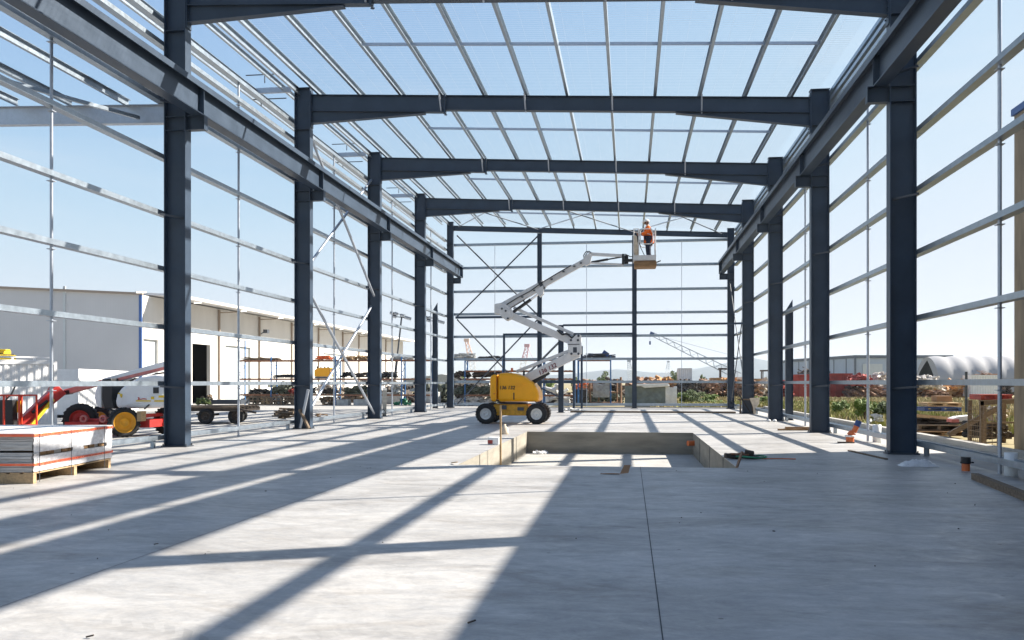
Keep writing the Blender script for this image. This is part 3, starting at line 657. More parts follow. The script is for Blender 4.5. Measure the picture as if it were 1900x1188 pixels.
tag(man, 'worker in orange long-sleeved shirt, navy trousers and white hard hat, hands on the basket controls', 'person')
pts.append(W(.035, 0, .84)); edg.append((0, 22)); sp = [0, 1, 2, 3, 6, 7, 8, 10, 11, 12, 22]; mp = {k: i for i, k in enumerate(sp)}
skin_obj('shirt', [pts[i] for i in sp], [(mp[a], mp[c]) for a, c in edg if a in mp and c in mp], [(.175, .21), (.15, .185), (.155, .2), .09, .082, .07, .056, .082, .07, .056, (.17, .2)], M['orange'], man)
tp = [0, 14, 15, 16, 18, 19, 20]; mp = {k: i for i, k in enumerate(tp)}
skin_obj('trousers', [pts[i] for i in tp], [(mp[a], mp[c]) for a, c in edg if a in mp and c in mp], [(.165, .195), .13, .11, .1, .13, .11, .1], M['navy'], man)
for s in (-1, 1):
    b = MB(); x0 = .05 if s < 0 else .07
    b.taper(W(x0 + .05, s * .115, .055), W(x0 - .22, s * .125, .04), .105, .11, .09, .075); b.build('boot', M['boot'], man, bevel=.025)
    hp = W(-.36, s * .17, 1.125 + (.015 if s > 0 else 0)); h0 = Vector(hp)
    f = MB(); f.taper(h0 + Vector((.05, 0, 0)), h0 + Vector((-.04, 0, 0)), .035, .07, .03, .08)
    for k in range(4):
        a0 = h0 + Vector((-.04, 0, .03 - .02 * k)); l = (.04, .045, .042, .034)[k]
        f.tube(a0, a0 + Vector((-l, -s * .012, -.005)), .0095, 6); f.tube(a0 + Vector((-l, -s * .012, -.005)), a0 + Vector((-l - .008, -s * .04, -.02)), .0085, 6)
    f.tube(h0 + Vector((.01, -s * .015, .035)), h0 + Vector((-.035, -s * .04, .05)), .011, 6); f.build('hand', M['skin'], man)
hc = Vector(W(-.055, 0, 1.63))
b = MB(); b.lathe([(.001, .115), (.05, .11), (.09, .088), (.117, .05), (.128, .0), (.122, -.005), (.1, -.005)], hc + Vector((0, 0, .03)), (0, 0, 1), 20)
b.poly([hc + Vector((-.1 + .0, -.09, .022)), hc + Vector((-.185, -.05, .012)), hc + Vector((-.185, .05, .012)), hc + Vector((-.1, .09, .022))], (0, 0, .012)); b.build('hard_hat', M['white'], man)
b = MB(); b.box(hc + Vector((-.093, 0, -.03)), (.035, .026, .045)); b.box(hc + Vector((-.085, 0, -.075)), (.02, .05, .012))
for s in (-1, 1): b.box(hc + Vector((.0, s * .09, -.02)), (.04, .018, .06)); b.lathe([(.001, .008), (.011, .004), (.013, 0)], hc + Vector((-.085, s * .034, -.01)), (-1, 0, 0), 8)
b.build('face_features', M['skin'], man, bevel=.006)
b = MB(); b.lathe([(.088, -.06), (.094, 0), (.09, .03)], hc + Vector((.012, 0, -.01)), (0, 0, 1), 16); b.build('hair', M['boot'], man)
b = MB()
for s in (-1, 1): b.path([W(.155, s * .1, .98), W(.165, s * .1, 1.2), W(.1, s * .11, 1.44), W(-.06, s * .11, 1.47), W(-.165, s * .1, 1.3), W(-.15, s * .1, 1.0)], .02, 6)
b.path([W(-.17, -.1, 1.15), W(-.14, -.2, 1.15), W(.05, -.225, 1.1), W(.17, -.1, 1.05), W(.17, .1, 1.05), W(.05, .225, 1.1), W(-.14, .2, 1.15), W(-.17, .1, 1.15)], .016, 6); b.build('harness', M['reflect'], man)

# ------------------------------------------------------------------ old red and white boom lift on the yard
VR = 27.3
Q = lambda x, y, dv=0: PV(x, y, VR + dv)
rl = thing('boom_lift', (Q(235, 800).x, VR, -.06), 'red and white boom lift with orange rims parked outside left, basket lowered', 'boom lift')
b = MB(); b.mm(Q(150, 793, -.45), Q(312, 775, .7)); b.mm(Q(262, 775, -.5), Q(304, 766, .6)); ch = b.build('chassis', M['red'], rl, bevel=.03)
b = MB(); b.mm(Q(120, 797, -.7), Q(190, 783, -.5)); b.build('axle', M['red'], ch)
b = MB(); b.mm(Q(254, 782, -.8), Q(271, 763, -.5)); b.build('step_box', M['timber'], ch)
for x in (157, 193): MB().lathe([(.07, 0), (.13, 0), (.13, .08), (.07, .08), (.07, 0)], Q(x, 777.5, -.62), (0, -1, 0), 14).build('hub_lug', M['pink'], ch)
c = Q(230, 782.5, -.9); wheel(rl, (c.x, c.y, .42), (.68, -.74, 0), .47, .34, 'rim_y', rimr=.72)
c = Q(150, 786, -.3); wheel(rl, (c.x, c.y, .47), (.35, -1, 0), .53, .42, 'red', rimr=.6)
c = Q(312, 782, .7); wheel(rl, (c.x, c.y, .42), (.1, 1, 0), .47, .4, 'rim_w', rimr=.5); c = Q(190, 782, .9); wheel(rl, (c.x, c.y, .42), (0, 1, 0), .47, .4, 'rim_y', rimr=.6)
# body: moulded counterweight, black band, long white hood
b = MB(); b.poly([Q(x, y, -.55) for x, y in ((174, 738), (176, 724), (181, 714), (188, 704), (188, 758), (182, 756), (177, 750))], (0, 1.3, 0)); b.build('counterweight', M['white'], rl, bevel=.06)
b = MB(); b.poly([Q(x, y, -.58) for x, y in ((188.5, 704), (206, 702), (209, 722), (208, 740), (212, 759), (193, 758.5), (188.5, 740))], (0, 1.35, 0)); b.build('side_band', M['black'], rl, bevel=.03)
b = MB(); b.poly([Q(x, y, -.6) for x, y in ((213, 744), (216, 731), (224, 720), (236, 711), (256, 700), (288, 695), (306, 697), (306, 752), (300, 757), (220, 758.5), (214, 755))], (0, 1.45, 0)); hd = b.build('hood', M['white'], rl, bevel=.1)
b = MB(); b.poly([Q(x, y, -.615) for x, y in ((232, 752), (248, 741), (275, 735), (305, 732), (305, 741), (270, 747))], (0, .03, 0)); b.build('hood_panel', M['white'], hd, bevel=.012)
b = MB()
for x0, x1, y0, y1 in ((252, 280, 743, 745.2), (286, 304, 743, 745.5), (280, 286, 736, 741), (294, 304, 734, 738)): b.mm(Q(x0, y1, -.63), Q(x1, y0, -.618))
for x0, x1, y0, y1 in ((219, 223, 729, 731.5), (222.5, 227, 731, 736), (224, 226.5, 735, 738)): b.mm(Q(x0, y1, -.63), Q(x1, y0, -.6))
b.build('warning_stripe', M['yelpl'], hd)
b = MB(); b.path([Q(x, y, -.62) for x, y in ((256, 737.5), (258.5, 739), (256, 741.5), (262, 741), (266, 740), (272, 741))], .014, 6); b.build('maker_script', M['redor'], hd)
b = MB(); b.mm(Q(284, 730, -.63), Q(295, 719, -.58)); b.build('control_panel', M['black'], hd)
b = MB(); b.tube(Q(268, 759, -.62), Q(277, 751, -.62), .025, 6); b.build('latch', M['black'], hd)
def rboom(name, p, q, w, h, mt, par=rl, h2=None, bev=.02):
    b = MB(); b.taper(p, q, w, h, w, h2 or h); return b.build(name, M[mt], par, bevel=bev)
mbm = rboom('main_boom', Q(326, 674), Q(196, 708), .3, .26, 'white', h2=.2); rboom('boom_side_stripe', Q(320, 680, -.16), Q(185, 712.5, -.16), .02, .1, 'pink', mbm, bev=.004)
rboom('boom_extension', Q(200, 707), Q(122, 728), .2, .18, 'pink'); rboom('elbow_joint', Q(132, 727.5), Q(108, 731), .26, .14, 'black')
b = MB(); b.path([Q(x, y, -.2) for x, y in ((316, 690), (290, 694), (262, 703), (250, 703), (240, 708))], .03, 6); b.build('hydraulic_hose', M['black'], rl)
b = MB(); b.tube(Q(283, 702, -.4), Q(283, 696, -.4), .07, 10); b.build('beacon', M['orpl'], rl)
jb = rboom('jib', Q(112, 722, -.3), Q(36, 789, -1.3), .32, .42, 'red', h2=.3); rboom('jib_tip', Q(106, 722, -.25), Q(100, 733, -.25), .34, .4, 'pink')
b = MB(); b.tube(Q(88, 744, -.75), Q(60, 766, -1.2), .05, 8); b.build('jib_cylinder', M['black'], jb)
rboom('jib_link', Q(99, 741, -.6), Q(58, 790, -1.4), .08, .1, 'yelpl', bev=.01)
kx0, kx1 = Q(-28, 760, -1.9).x, Q(56, 760, -1.9).x; ky0, ky1 = VR - 2.4, VR - 1.6; kz0, kz1 = .0, 1.62
bk = MB(); bk.mm((kx0, ky0, kz0), (kx1, ky1, kz0 + .05)); bk = bk.build('platform', M['redor'], rl)
b = MB()
for y in (ky0, ky1):
    for i in range(4): x = kx0 + (kx1 - kx0) * i / 3; b.bar((x, y, kz0), (x, y, 1.3), .045, .045)
    for z in (.36, 1.3): b.bar((kx0, y, z), (kx1, y, z), .045, .045)
for x in (kx0, kx1):
    for z in (.36, 1.3): b.bar((x, ky0, z), (x, ky1, z), .045, .045)
b.build('guard_rail', M['redor'], bk)
b = MB(); b.mm((kx1 - .75, ky1 - .1, .75), (kx1 - .5, ky1 - .05, 1.12)); b.build('manual_box', M['rim_y'], bk)
b = MB(); b.mm((kx0 + .4, ky1 - .3, .3), (kx0 + .95, ky1 - .05, 1.15)); b.path([(kx0 + .4, ky1 - .1, 1.62), (kx0 + .9, ky1 - .1, 1.6), (kx0 + .85, ky1 - .2, 1.35), (kx0 + .6, ky1 - .2, 1.1)], .03, 6); b.mm((kx0 + .8, ky0 + .15, .05), (kx0 + 1.15, ky0 + .4, .33)); b.build('control_box', M['black'], bk, bevel=.02)
b = MB(); b.mm((kx1 - .36, ky0 + .02, .06), (kx1 - .04, ky0 + .3, .34)); b.build('tool_tray', M['redor'], bk, bevel=.02)
#PART4
# ------------------------------------------------------------------ wrapped stack of panels on pallets (left foreground)
A_, B_ = Vector((-9.92, 13.6, 0)), Vector((-10.3, 16.45, 0)); tt = (B_ - A_).normalized(); nn = Vector((-tt.y, tt.x, 0)); LEN = (B_ - A_).length; WID = 2.3
def L3(a, w, z): return A_ + tt * a + nn * w + Vector((0, 0, z))
def lb(b, a0, a1, w0, w1, z0, z1): return b.poly([L3(a0, w0, z0), L3(a1, w0, z0), L3(a1, w1, z0), L3(a0, w1, z0)], (0, 0, z1 - z0))
pal = thing('timber_pallet', L3(LEN / 2, WID / 2, 0), 'long pale timber pallet under the wrapped panel stack, left foreground', 'pallet')
b = MB()
for a in (0, LEN * .48, LEN - .12): lb(b, a, a + .1, 0, WID, .0, .16)
b.build('bearer', M['timber'], pal)
b = MB()
for w in [i * .23 for i in range(10)]: lb(b, 0, LEN, w, w + .16, .163, .185)
b.build('deck_boards', M['timber'], pal)
stk = thing('panel_stack', L3(LEN / 2, WID / 2, .186), 'grey panels in white stretch wrap with orange printed tape, on the left foreground pallet', 'panel stack')
b = MB(); rr = random.Random(4); z = .188
while z < .8:
    h = rr.choice((.035, .05, .06)); s = rr.uniform(0, .03)
    if not .46 < z < .52: lb(b, .02 + s, LEN - .03 - s, .02 + rr.uniform(0, .03), WID, z, z + h - .004)
    z += h
sh = b.build('sheets', M['sheetstack'], stk)
b = MB()
for a in (.25, .5, 1.0, 1.25, 1.75, 2.0, 2.4): lb(b, a, a + .22, .025, .5, .455, .52)
b.build('spacer', M['ply'], stk)
b = MB()
def wrapstrip(a0, a1, z0, z1):
    n = max(2, int((a1 - a0) / .06)); vs = []; k = 7
    for i in range(n + 1):
        a = a0 + (a1 - a0) * i / n
        for j in range(k): vs.append(L3(a, -.012 + rr.uniform(-.011, .011), z0 + (z1 - z0) * j / (k - 1)))
    b.add(vs, [[i * k + j, i * k + k + j, i * k + k + j + 1, i * k + j + 1] for i in range(n) for j in range(k - 1)], True)
wrapstrip(-.01, LEN, .52, .835); wrapstrip(-.01, LEN, .2, .45); wrapstrip(-.01, .16, .45, .52); wrapstrip(1.3, 1.72, .44, .525); wrapstrip(2.65, LEN, .45, .52)
b.build('stretch_wrap', M['wrap'], stk)
b = MB(); lb(b, -.015, LEN + .01, -.02, WID, .835, .848); b.build('top_sheet', M['cont'], stk)
b = MB()
for z0, z1 in ((.79, .832), (.3, .34)):
    lb(b, -.02, LEN + .01, -.034, -.026, z0, z1); lb(b, -.03, -.022, -.03, WID, z0, z1)
tp_ = b.build('printed_tape', M['tape'], stk)
b = MB()
for z0, z1, in ((.79, .832), (.3, .34)):
    a = .04
    while a < LEN - .05:
        w = rr.choice((.015, .03, .04)); lb(b, a, a + w, -.036, -.0345, z0 + .012, z1 - .012); a += w + rr.choice((.015, .02, .05))
b.build('tape_print', M['redcont'], tp_)
b = MB()
for a in (.12, 1.2, 2.5): lb(b, a, a + .012, -.042, -.0365, .02, .84)
b.build('strap', M['steeldk'], stk)

# ------------------------------------------------------------------ left yard: warehouse, containers, trailer
wh = thing('warehouse', (-48, 95, -.06), 'long grey and cream warehouse with roller doors, beyond the yard at left', 'warehouse')
UW, W0, W1, HW = -35.0, 59.6, 134.0, 8.05
X0 = -66
b = MB(); b.poly([(UW, W0, -.1), (UW, W0, HW), (X0, W0, HW + 1.7), (X0, W0, -.1)], (0, .3, 0)); b.build('gable_wall', M['greywall'], wh)
b = MB(); u120 = PV(120, 620, W0).x; b.mm((u120 - .1, W0 - .06, 0), (u120 + .1, W0 - .003, HW + .7)); b.build('panel_joint', M['doorg'], wh)
MB().mm((UW - .12, W0 - .09, 0), (UW + .1, W0 - .004, HW)).build('corner_flashing', M['fascia'], wh)
MB().bar((UW + .2, W0 - .1, HW + .06), (X0, W0 - .1, HW + 1.78), .18, .16).build('barge_capping', M['trim'], wh)
doors = [(265, 293, 630, 'doorg'), (357, 390, 639, None), (418, 465, 643, 'doorg'), (600, 640, 657, 'doorg')]
ops = [(PU(a, 640, UW).y, PU(c, 640, UW).y, PU((a + c) / 2, y, UW).z, k) for a, c, y, k in doors]
b = MB(); v = W0 + .303
for v0, v1, h, k in ops:
    if v0 - v > .01: b.mm((UW - .3, v, -.1), (UW, v0, HW))
    b.mm((UW - .3, v0, h), (UW, v1, HW)); v = v1
b.mm((UW - .3, v, -.1), (UW, W1, HW)); b.build('side_wall', M['lightwall'], wh)
for v0, v1, h, k in ops:
    if k: d_ = MB().mm((UW - .25, v0 + .003, -.05), (UW - .2, v1 - .003, h - .003)).build('roller_door', M[k], wh); mb = MB(); [mb.mm((UW - .199, v0 + .05, z), (UW - .19, v1 - .05, z + .03)) for z in [i * .4 for i in range(1, int(h / .4))]]; mb.build('door_ribs', M['doorg'], d_)
b = MB(); b.mm((UW - 12, 65, -.05), (UW - 11.8, 73, HW)); b.mm((UW - 11.8, 65, -.05), (UW - .31, 65.2, HW)); b.mm((UW - 11.8, 72.8, -.05), (UW - .31, 73, HW)); b.build('shade_wall', M['dark'], wh)  # near-black walls stand in for the shade inside the open doorway
b = MB(); b.poly([(UW + 2.1, W0 + 1.2, HW - .02), (UW + 2.1, W0 + 1.2, HW + .14), (X0, W0 + 1.2, HW + 1.95), (X0, W0 + 1.2, HW + 1.75)], (0, W1 - W0, 0)); rf = b.build('roof', M['roofm'], wh)
b = MB(); b.mm((UW + 2.103, W0 + 1.2, HW - .1), (UW + 2.3, W1 + 1, HW + .12)); b.build('gutter', M['lightwall'], rf)
for x in (270, 373, 457, 525, 590, 636, 676, 708, 735):
    v = PU(x, 600, UW + 2.2).y; b = MB(); b.bar((UW + 2.2, v, HW - .17), (UW + 2.2, v - 1.2, HW - .3), .1, .12); b.build('gutter_arm', M['lightwall'], wh)
for x in (405, 480, 540, 590, 635, 665, 690, 715):
    v = PU(x, 640, UW).y; b = MB(); b.bar((UW + .09, v, 0), (UW + .09, v, HW - .1), .16, .16); b.bar((UW + .1, v + .05, HW - .35), (UW + 1.9, v + .05, HW - .3), .08, .08); b.build('downpipe', M['trim'], wh)
b = MB(); b.tube((UW + .1, PU(481, 610, UW).y, 6.3), (UW + .6, PU(481, 610, UW).y, 6.6), .05, 6); b.mm((UW + .5, PU(481, 610, UW).y - .25, 6.4), (UW + .9, PU(481, 610, UW).y + .25, 6.75)); b.build('floodlight', M['steeldk'], wh)

def container(name, p0, p1, h, dep, label, cat='shipping container', group=None, m='cont', z=-.06, doors=True, rz=0, pin=None):
    # p0 -> p1: near long side, depth goes to +Y
    o = thing(name, ((p0[0] + p1[0]) / 2, p0[1] + dep / 2, z), label, cat, group)
    x0, x1, y = p0[0], p1[0], p0[1]
    b = MB(); prof = []; n = int((x1 - x0) / .28)
    for i in range(n): a = x0 + .1 + (x1 - x0 - .2) * i / n; w = (x1 - x0 - .2) / n; prof += [(a, y + .06), (a + w * .35, y + .06), (a + w * .5, y + .02), (a + w * .85, y + .02)]
    vs = [(px, py, z + .15) for px, py in prof] + [(px, py, z + h - .1) for px, py in prof]; k = len(prof)
    b.add(vs, [[i, i + 1, k + i + 1, k + i] for i in range(k - 1)]); b.mm((x0 + .1, y + .1, z + .15), (x1 - .02, y + dep, z + h - .02)); b.build('side_panel', M[m], o)
    b = MB()
    for x in (x0, x1 - .12): b.mm((x, y, z), (x + .12, y + .12, z + h)); b.mm((x, y + dep - .12, z), (x + .12, y + dep + .02, z + h))
    b.mm((x0 + .12, y, z + h - .13), (x1 - .12, y + .1, z + h)); b.mm((x0 + .12, y, z), (x1 - .12, y + .1, z + .14)); b.build('corner_frame', M[m], o)
    if doors:
        b = MB()
        for t in (.25, .45, .6, .8): b.tube((x1 + .03, y + dep * t, z + .15), (x1 + .03, y + dep * t, z + h - .15), .025, 6)
        b.build('lock_rod', M['galvp'], o)
    if rz:                                                                # turn about the upright axis, keeping the near right corner where it stands
        o.rotation_euler.z = rz; c_ = Matrix.Rotation(rz, 3, 'Z') @ Vector(((x1 - x0) / 2, -dep / 2, 0)); o.location = Vector((pin[0], pin[1], z)) - c_
    return o
c1 = PV(106, 790, 33)
ct = container('shipping_container', (0, 0), (6.06, 0), 2.62, 2.4, 'white corrugated shipping container at far left with a yellow machine on its roof')
b = MB(); b.mm((0.1, .02, 2.564), (6.0, .14, 2.6)); b.mm((.2, .05, 2.68), (5.8, .25, 2.74))
for i in range(7): b.mm((.4 + i * .8, .04, 2.6), (.48 + i * .8, .12, 2.68))
b.build('roof_rail', M['white'], ct)
rz_ = math.atan2(.8, .6); ct.rotation_euler.z = rz_; ct.location = Vector((c1.x, c1.y, -.06)) - Matrix.Rotation(rz_, 3, 'Z') @ Vector((3.03, -1.2, 0))
container('shipping_container', (0, 0), (12.2, 0), 2.45, 2.4, 'long white container behind the red and white boom lift', doors=False, rz=math.atan2(.954, -.3), pin=(-31.0, 52.5))
c0 = PV(0, 668, 34)
ym = thing('generator', (c0.x, 34, 2.78), 'yellow machine sitting on the white container roof at far left', 'generator')
b = MB(); b.mm(PV(-25, 671, 33.6), PV(31, 659, 34.8)); b.build('housing', M['yelpl'], ym, bevel=.04)
b = MB(); b.mm(PV(-20, 657.5, 33.8), PV(21, 651, 34.6)); b.mm(PV(-2, 651, 33.9), PV(20, 648.5, 34.2)); b.build('top_cover', M['yelpl'], ym, bevel=.03)
b = MB(); b.mm(PV(-22, 659.5, 33.7), PV(26, 657.3, 34.7)); b.build('vent_band', M['black'], ym)

# flat trailer
tr = thing('flat_trailer', (-18, 36.4, -.06), 'old timber-decked flat trailer on the yard, just right of the first left column', 'trailer')
TX = lambda x, y, v=35.3: PV(x, y, v)
b = MB(); b.mm(TX(315, 763), TX(446, 757) + Vector((0, 2.0, 0))); b.build('chassis', M['scrapdk'], tr)
b = MB()
for i in range(12):
    y0 = 35.2 + i * .18; b.mm((TX(318, 750).x + .1 * (i % 3), y0, TX(0, 757).z + .02), (TX(447, 750).x - .15 * (i % 2), y0 + .165, TX(0, 757).z + .08 + .02 * (i % 2)))
b.build('deck_boards', M['oldwood'], tr)
for x, v in ((382, 35.25), (438, 35.6), (384, 37.3), (445, 37.4)):
    c = PV(x, 772, v); wheel(tr, (c.x, v, .27), (.25 if v < 36 else -.1, -1 if v < 36 else 1, 0), .33, .2, 'scrapdk', tread=False)
    b = MB(); b.tube((c.x, v, .3), (c.x, 36.4, .32), .05, 6); b.build('axle', M['scrapdk'], tr)
b = MB(); b.tube(TX(447, 760), TX(475, 766), .05, 6); b.build('tow_bar', M['scrapdk'], tr)
# things on the trailer
def loose(name, build, m, label, cat, group=None): o = build.build(name, M[m]); return tag(o, label, cat, group)
b = MB(); zt_ = TX(0, 757).z + .1; b.mm(TX(392, 750, 36), (TX(446, 750, 36).x, 36.9, TX(0, 741, 36).z)); loose('steel_channel', b, 'steeldk', 'dark steel channel lying on the flat trailer deck', 'steel channel')
def junk(name, x0, x1, yt, yb, v, m, label, cat, seed, n=30, depth=.8, group=None, kind='mix'):
    rr = random.Random(seed); b = MB(); p0 = PV(x0, yb, v); p1 = PV(x1, yt, v); w = p1.x - p0.x; h = p1.z - p0.z
    for i in range(n):
        a = rr.random(); env = .35 + .65 * math.sin(math.pi * min(.97, max(.05, a + rr.uniform(-.15, .15))))
        x = p0.x + a * w; y = v + rr.random() * depth; k = rr.random() ** .8 * env * h
        t = rr.random()
        if kind == 'pipes' or (kind in ('mix', 'fine') and t < .35):
            l = rr.uniform(.25, .6) * w; an = rr.uniform(-.15, .15) if kind == 'pipes' else rr.uniform(-.8, .8); r = rr.uniform(.03, .1) * h + .008
            dx = l * math.cos(an) / 2; dz = min(l * math.sin(an) / 2, k * .9)
            xa = max(p0.x, x - dx); xb = min(p1.x, x + dx); b.tube((xa, y, p0.z + r + max(0, k - dz) * .85), (xb, y + rr.uniform(-.2, .2), p0.z + r + min(h - r, max(0, k + dz)) * .85), r, 6)
        else:
            sx = rr.uniform(.05, .2) * w * (.6 if kind == 'fine' else 1); sz = rr.uniform(.08, .3) * h * (.6 if kind == 'fine' else 1); k = min(k, h - sz)
            b.box((min(max(x, p0.x + sx / 2), p1.x - sx / 2), y, p0.z + sz / 2 + k * .9), (sx, rr.uniform(.2, .6) * depth, sz), (rr.uniform(-.3, .3), rr.uniform(-.4, .4), rr.uniform(-.5, .5)))
    return loose(name, b, m, label, cat, group)
junk('scrap_heap', 358, 384, 738, 752, 36.2, 'leafd', 'heap of green netting at the left end of the flat trailer', 'netting', 11, 40, .5)
junk('rod_bundle', 366, 392, 728, 752, 36.6, 'oldwood', 'leaning brown bars standing on the flat trailer', 'bars', 12, 16, .4)
# timber scraps beside and in front of the second left column
junk('timber_scrap', 504, 546, 757, 778, 39.0, 'oldwood', 'heap of broken brown boards left of the second left column', 'timber scraps', 13, 40, .8, None, 'pipes')
junk('timber_scrap', 583, 610, 767, 776, 41.0, 'ply', 'few short brown boards just right of the second left column', 'timber scraps', 14, 10, .5, None, 'pipes')
b = MB(); b.tube(G(559, 796) + Vector((0, -.1, .03)), PV(572, 723, 30.85), .055, 10); loose('steel_pipe', b, 'galvp', 'galvanised pipe leaning on the second left column', 'pipe')
b = MB(); b.bar(PV(556, 760, 30.9), PV(573, 795, 30.75), .1, .08); loose('timber_plank', b, 'oldwood', 'dark plank leaning behind the pipe on the second left column', 'plank')
for x in (563, 598):
    pass
b = MB(); b.bar(G(713, 772) + Vector((0, 0, .0)), PV(714, 722, 41.5), .2, .14); loose('concrete_post', b, 'junkgry', 'short pale post standing right of the third left column', 'post')

# ------------------------------------------------------------------ storage racks
def rack(posts, v, tall, levels, label, group=None):
    o = thing('pallet_rack', ((posts[0] + posts[-1]) / 2, v + .5, -.06), label, 'pallet rack', group)
    for i, u in enumerate(posts):
        b = MB(); h = tall if i == 0 else 3.65 + .1 * (i % 2)
        b.bar((u, v, -.06), (u, v, h), .1, .08); b.bar((u, v + 1.1, -.06), (u, v + 1.1, h - .1 * (i % 3)), .1, .08); z = .2
        while z < 3.2: b.bar((u, v + .04, z), (u, v + 1.06, z + .55), .04, .03); b.bar((u, v + 1.06, z + .55), (u, v + .04, z + 1.1), .04, .03); z += 1.1
        b.build('upright', M['blue'], o)
    for z in levels:
        b = MB()
        for u0, u1 in zip(posts[:-1], posts[1:]):
            for y in (v - .02, v + 1.12): b.bar((u0 + .05, y, z), (u1 - .05, y, z), .05, .11)
        b.build('shelf_beam', M['rackor'], o)
        b = MB()
        u = posts[0] + .1
        while u < posts[-1] - .2: b.mm((u, v, z + .057), (u + .14, v + 1.1, z + .08)); u += .3
        b.build('shelf_boards', M['oldwood'], o)
    return o
RK = 66.0
rack([-30.5, -27.85, -25.2, -22.6, -20.0, -17.36, -14.9], RK, 5.1, (.72, 1.95, 3.4), 'blue pallet rack with rusty orange beams, loaded with junk, behind the left wall')
rack([-12.4, -9.5, -6.4, -4.1], RK, 3.6, (.72, 1.95, 2.55, 3.4), 'blue pallet rack with orange beams beyond the end wall, behind the yellow lift')
rack([-3.9, -1.42], RK + 1.5, 3.6, (3.4,), 'blue rack end bay carrying machine parts beyond the end wall, right of the lift')
items = [
 ('bar_bundle', 446, 516, 664.5, 669, 'oldwood', 'bundle of brown bars on the top rack shelf at its left end', 'bar bundle', 'pipes', 30),
 ('hose_coil', 584, 612, 660, 668, 'orpl', 'heap of orange hose on the top rack shelf, right of the second left column', 'hose', 'pipes', 26),
 ('tarp_heap', 632, 684, 661, 668, 'timber', 'beige tarpaulin heap on the top rack shelf', 'tarpaulin', 'mix', 22),
 ('pipe_bundle', 722, 764, 661, 668, 'junkgry', 'pale grey pipes on the top rack shelf left of the fourth left column', 'pipes', 'pipes', 18),
 ('black_bundle', 505, 546, 696, 701.5, 'junkblk', 'long black bundle on the middle rack shelf, left of the second left column', 'bundle', 'pipes', 26),
 ('black_drum_heap', 633, 654, 690, 701.5, 'junkblk', 'black drum-like heap on the middle rack shelf behind the X brace', 'heap', 'mix', 22),
 ('steel_offcuts', 658, 690, 691, 701.5, 'scrapdk', 'zigzag of dark steel frames on the middle rack shelf, left of the third column', 'frames', 'pipes', 22),
 ('dark_bags', 703, 736, 690, 701.5, 'junkblk', 'dark bags on the middle rack shelf, right of the third left column', 'bags', 'mix', 26),
 ('black_bags', 460, 502, 723, 732, 'junkblk', 'black bags on the lowest rack shelf in its first bay', 'bags', 'mix', 30),
 ('green_crate_heap', 505, 534, 717, 732, 'junkgrn', 'dull green heap on the lowest rack shelf in its second bay', 'heap', 'mix', 34),
 ('red_drum_heap', 535, 546, 720, 732, 'redcont', 'small dark red heap beside the second left column on the lowest rack shelf', 'heap', 'mix', 12),
 ('dark_machine_heap', 638, 690, 717, 732, 'junkgrn', 'dark machinery heap on the lowest rack shelf left of the third column', 'machinery', 'mix', 40),
 ('wire_basket', 724, 744, 714, 732, 'junkgry', 'grey mesh basket on the lowest rack shelf right of the third column', 'basket', 'mix', 24),
 ('green_box_heap', 728, 762, 740, 755, 'greenh', 'green hoses on the ground under the rack by the fourth left column', 'hoses', 'mix', 16),
 ('pipe_bundle', 838, 880, 655, 667, 'junkgry', 'grey pipe bundle on the top shelf of the rack beyond the end wall', 'pipes', 'pipes', 30),
 ('black_bar', 886, 932, 661, 667, 'junkblk', 'black bars on the top shelf, left of the white boom', 'bars', 'pipes', 24),
 ('dark_crates', 838, 872, 689, 701, 'scrapdk', 'dark crates on the middle shelf beside the far left corner column', 'crates', 'mix', 30),
 ('dark_beams', 876, 948, 689, 701, 'scrapdk', 'dark beams on the middle shelf behind the yellow engine cover', 'beams', 'pipes', 36),
 ('white_junk', 842, 905, 703, 715, 'scrappale', 'pale mixed junk between the middle and lowest shelf beyond the end wall', 'junk', 'mix', 40),
 ('dark_green_heap', 842, 910, 717, 732, 'junkgrn', 'dark green heap on the lowest shelf left of the yellow lift', 'heap', 'mix', 50),
 ('dark_cases', 548, 582, 718, 732, 'junkblk', 'dark cases on the lowest rack shelf hidden behind the second left column', 'cases', 'mix', 30),
 ('grey_tubs', 594, 622, 720, 732, 'scrapdk', 'dark tubs on the lowest rack shelf, left half behind the X brace', 'tubs', 'mix', 26),
 ('mixed_boxes', 592, 622, 736, 754, 'oldwood', 'brown boxes on the ground under the rack, left of the pale concrete blocks', 'boxes', 'mix', 26),
 ('green_sacks', 664, 690, 703, 716, 'scrappale', 'pale sacks hanging below the middle rack shelf left of the third column', 'sacks', 'mix', 18),
 ('white_sheets', 702, 740, 703, 716, 'scrappale', 'pale sheets below the middle rack shelf right of the third column', 'sheets', 'mix', 22),
 ('dark_pipes', 878, 950, 716, 732, 'junkgrn', 'dark green pipes on the lowest shelf right behind the yellow lift', 'pipes', 'mix', 40),
 ('pale_rubble', 842, 910, 737, 755, 'scrappale', 'white and green rubble on the ground left of the yellow lift', 'rubble', 'mix', 60),
]
for i, (n, x0, x1, yt, yb, m, l, c, k, cnt) in enumerate(items): junk(n, x0, x1, yt - 1, yb, RK + .15, m, l, c, 100 + i, int(cnt * 2.2), .8, None, k)
junk('machine_parts', 1078, 1142, 655, 666, RK + 1.7, 'steeldk', 'dark machine parts on the top of the end rack bay, right of the white elbow', 'machine parts', 140, 44, .7, None, 'pipes')
b = MB(); b.box(PV(1124, 656, RK + 1.8), (.5, .3, .3), (0, .6, 0)); loose('blue_part', b, 'bluepl', 'small blue part perched above the machine parts', 'machine part')
def van(): pass
mc = thing('compressor', (PV(598, 700, RK + .4).x, RK + .4, 2.0), 'yellow machine on the middle rack shelf, right of the second left column', 'compressor')
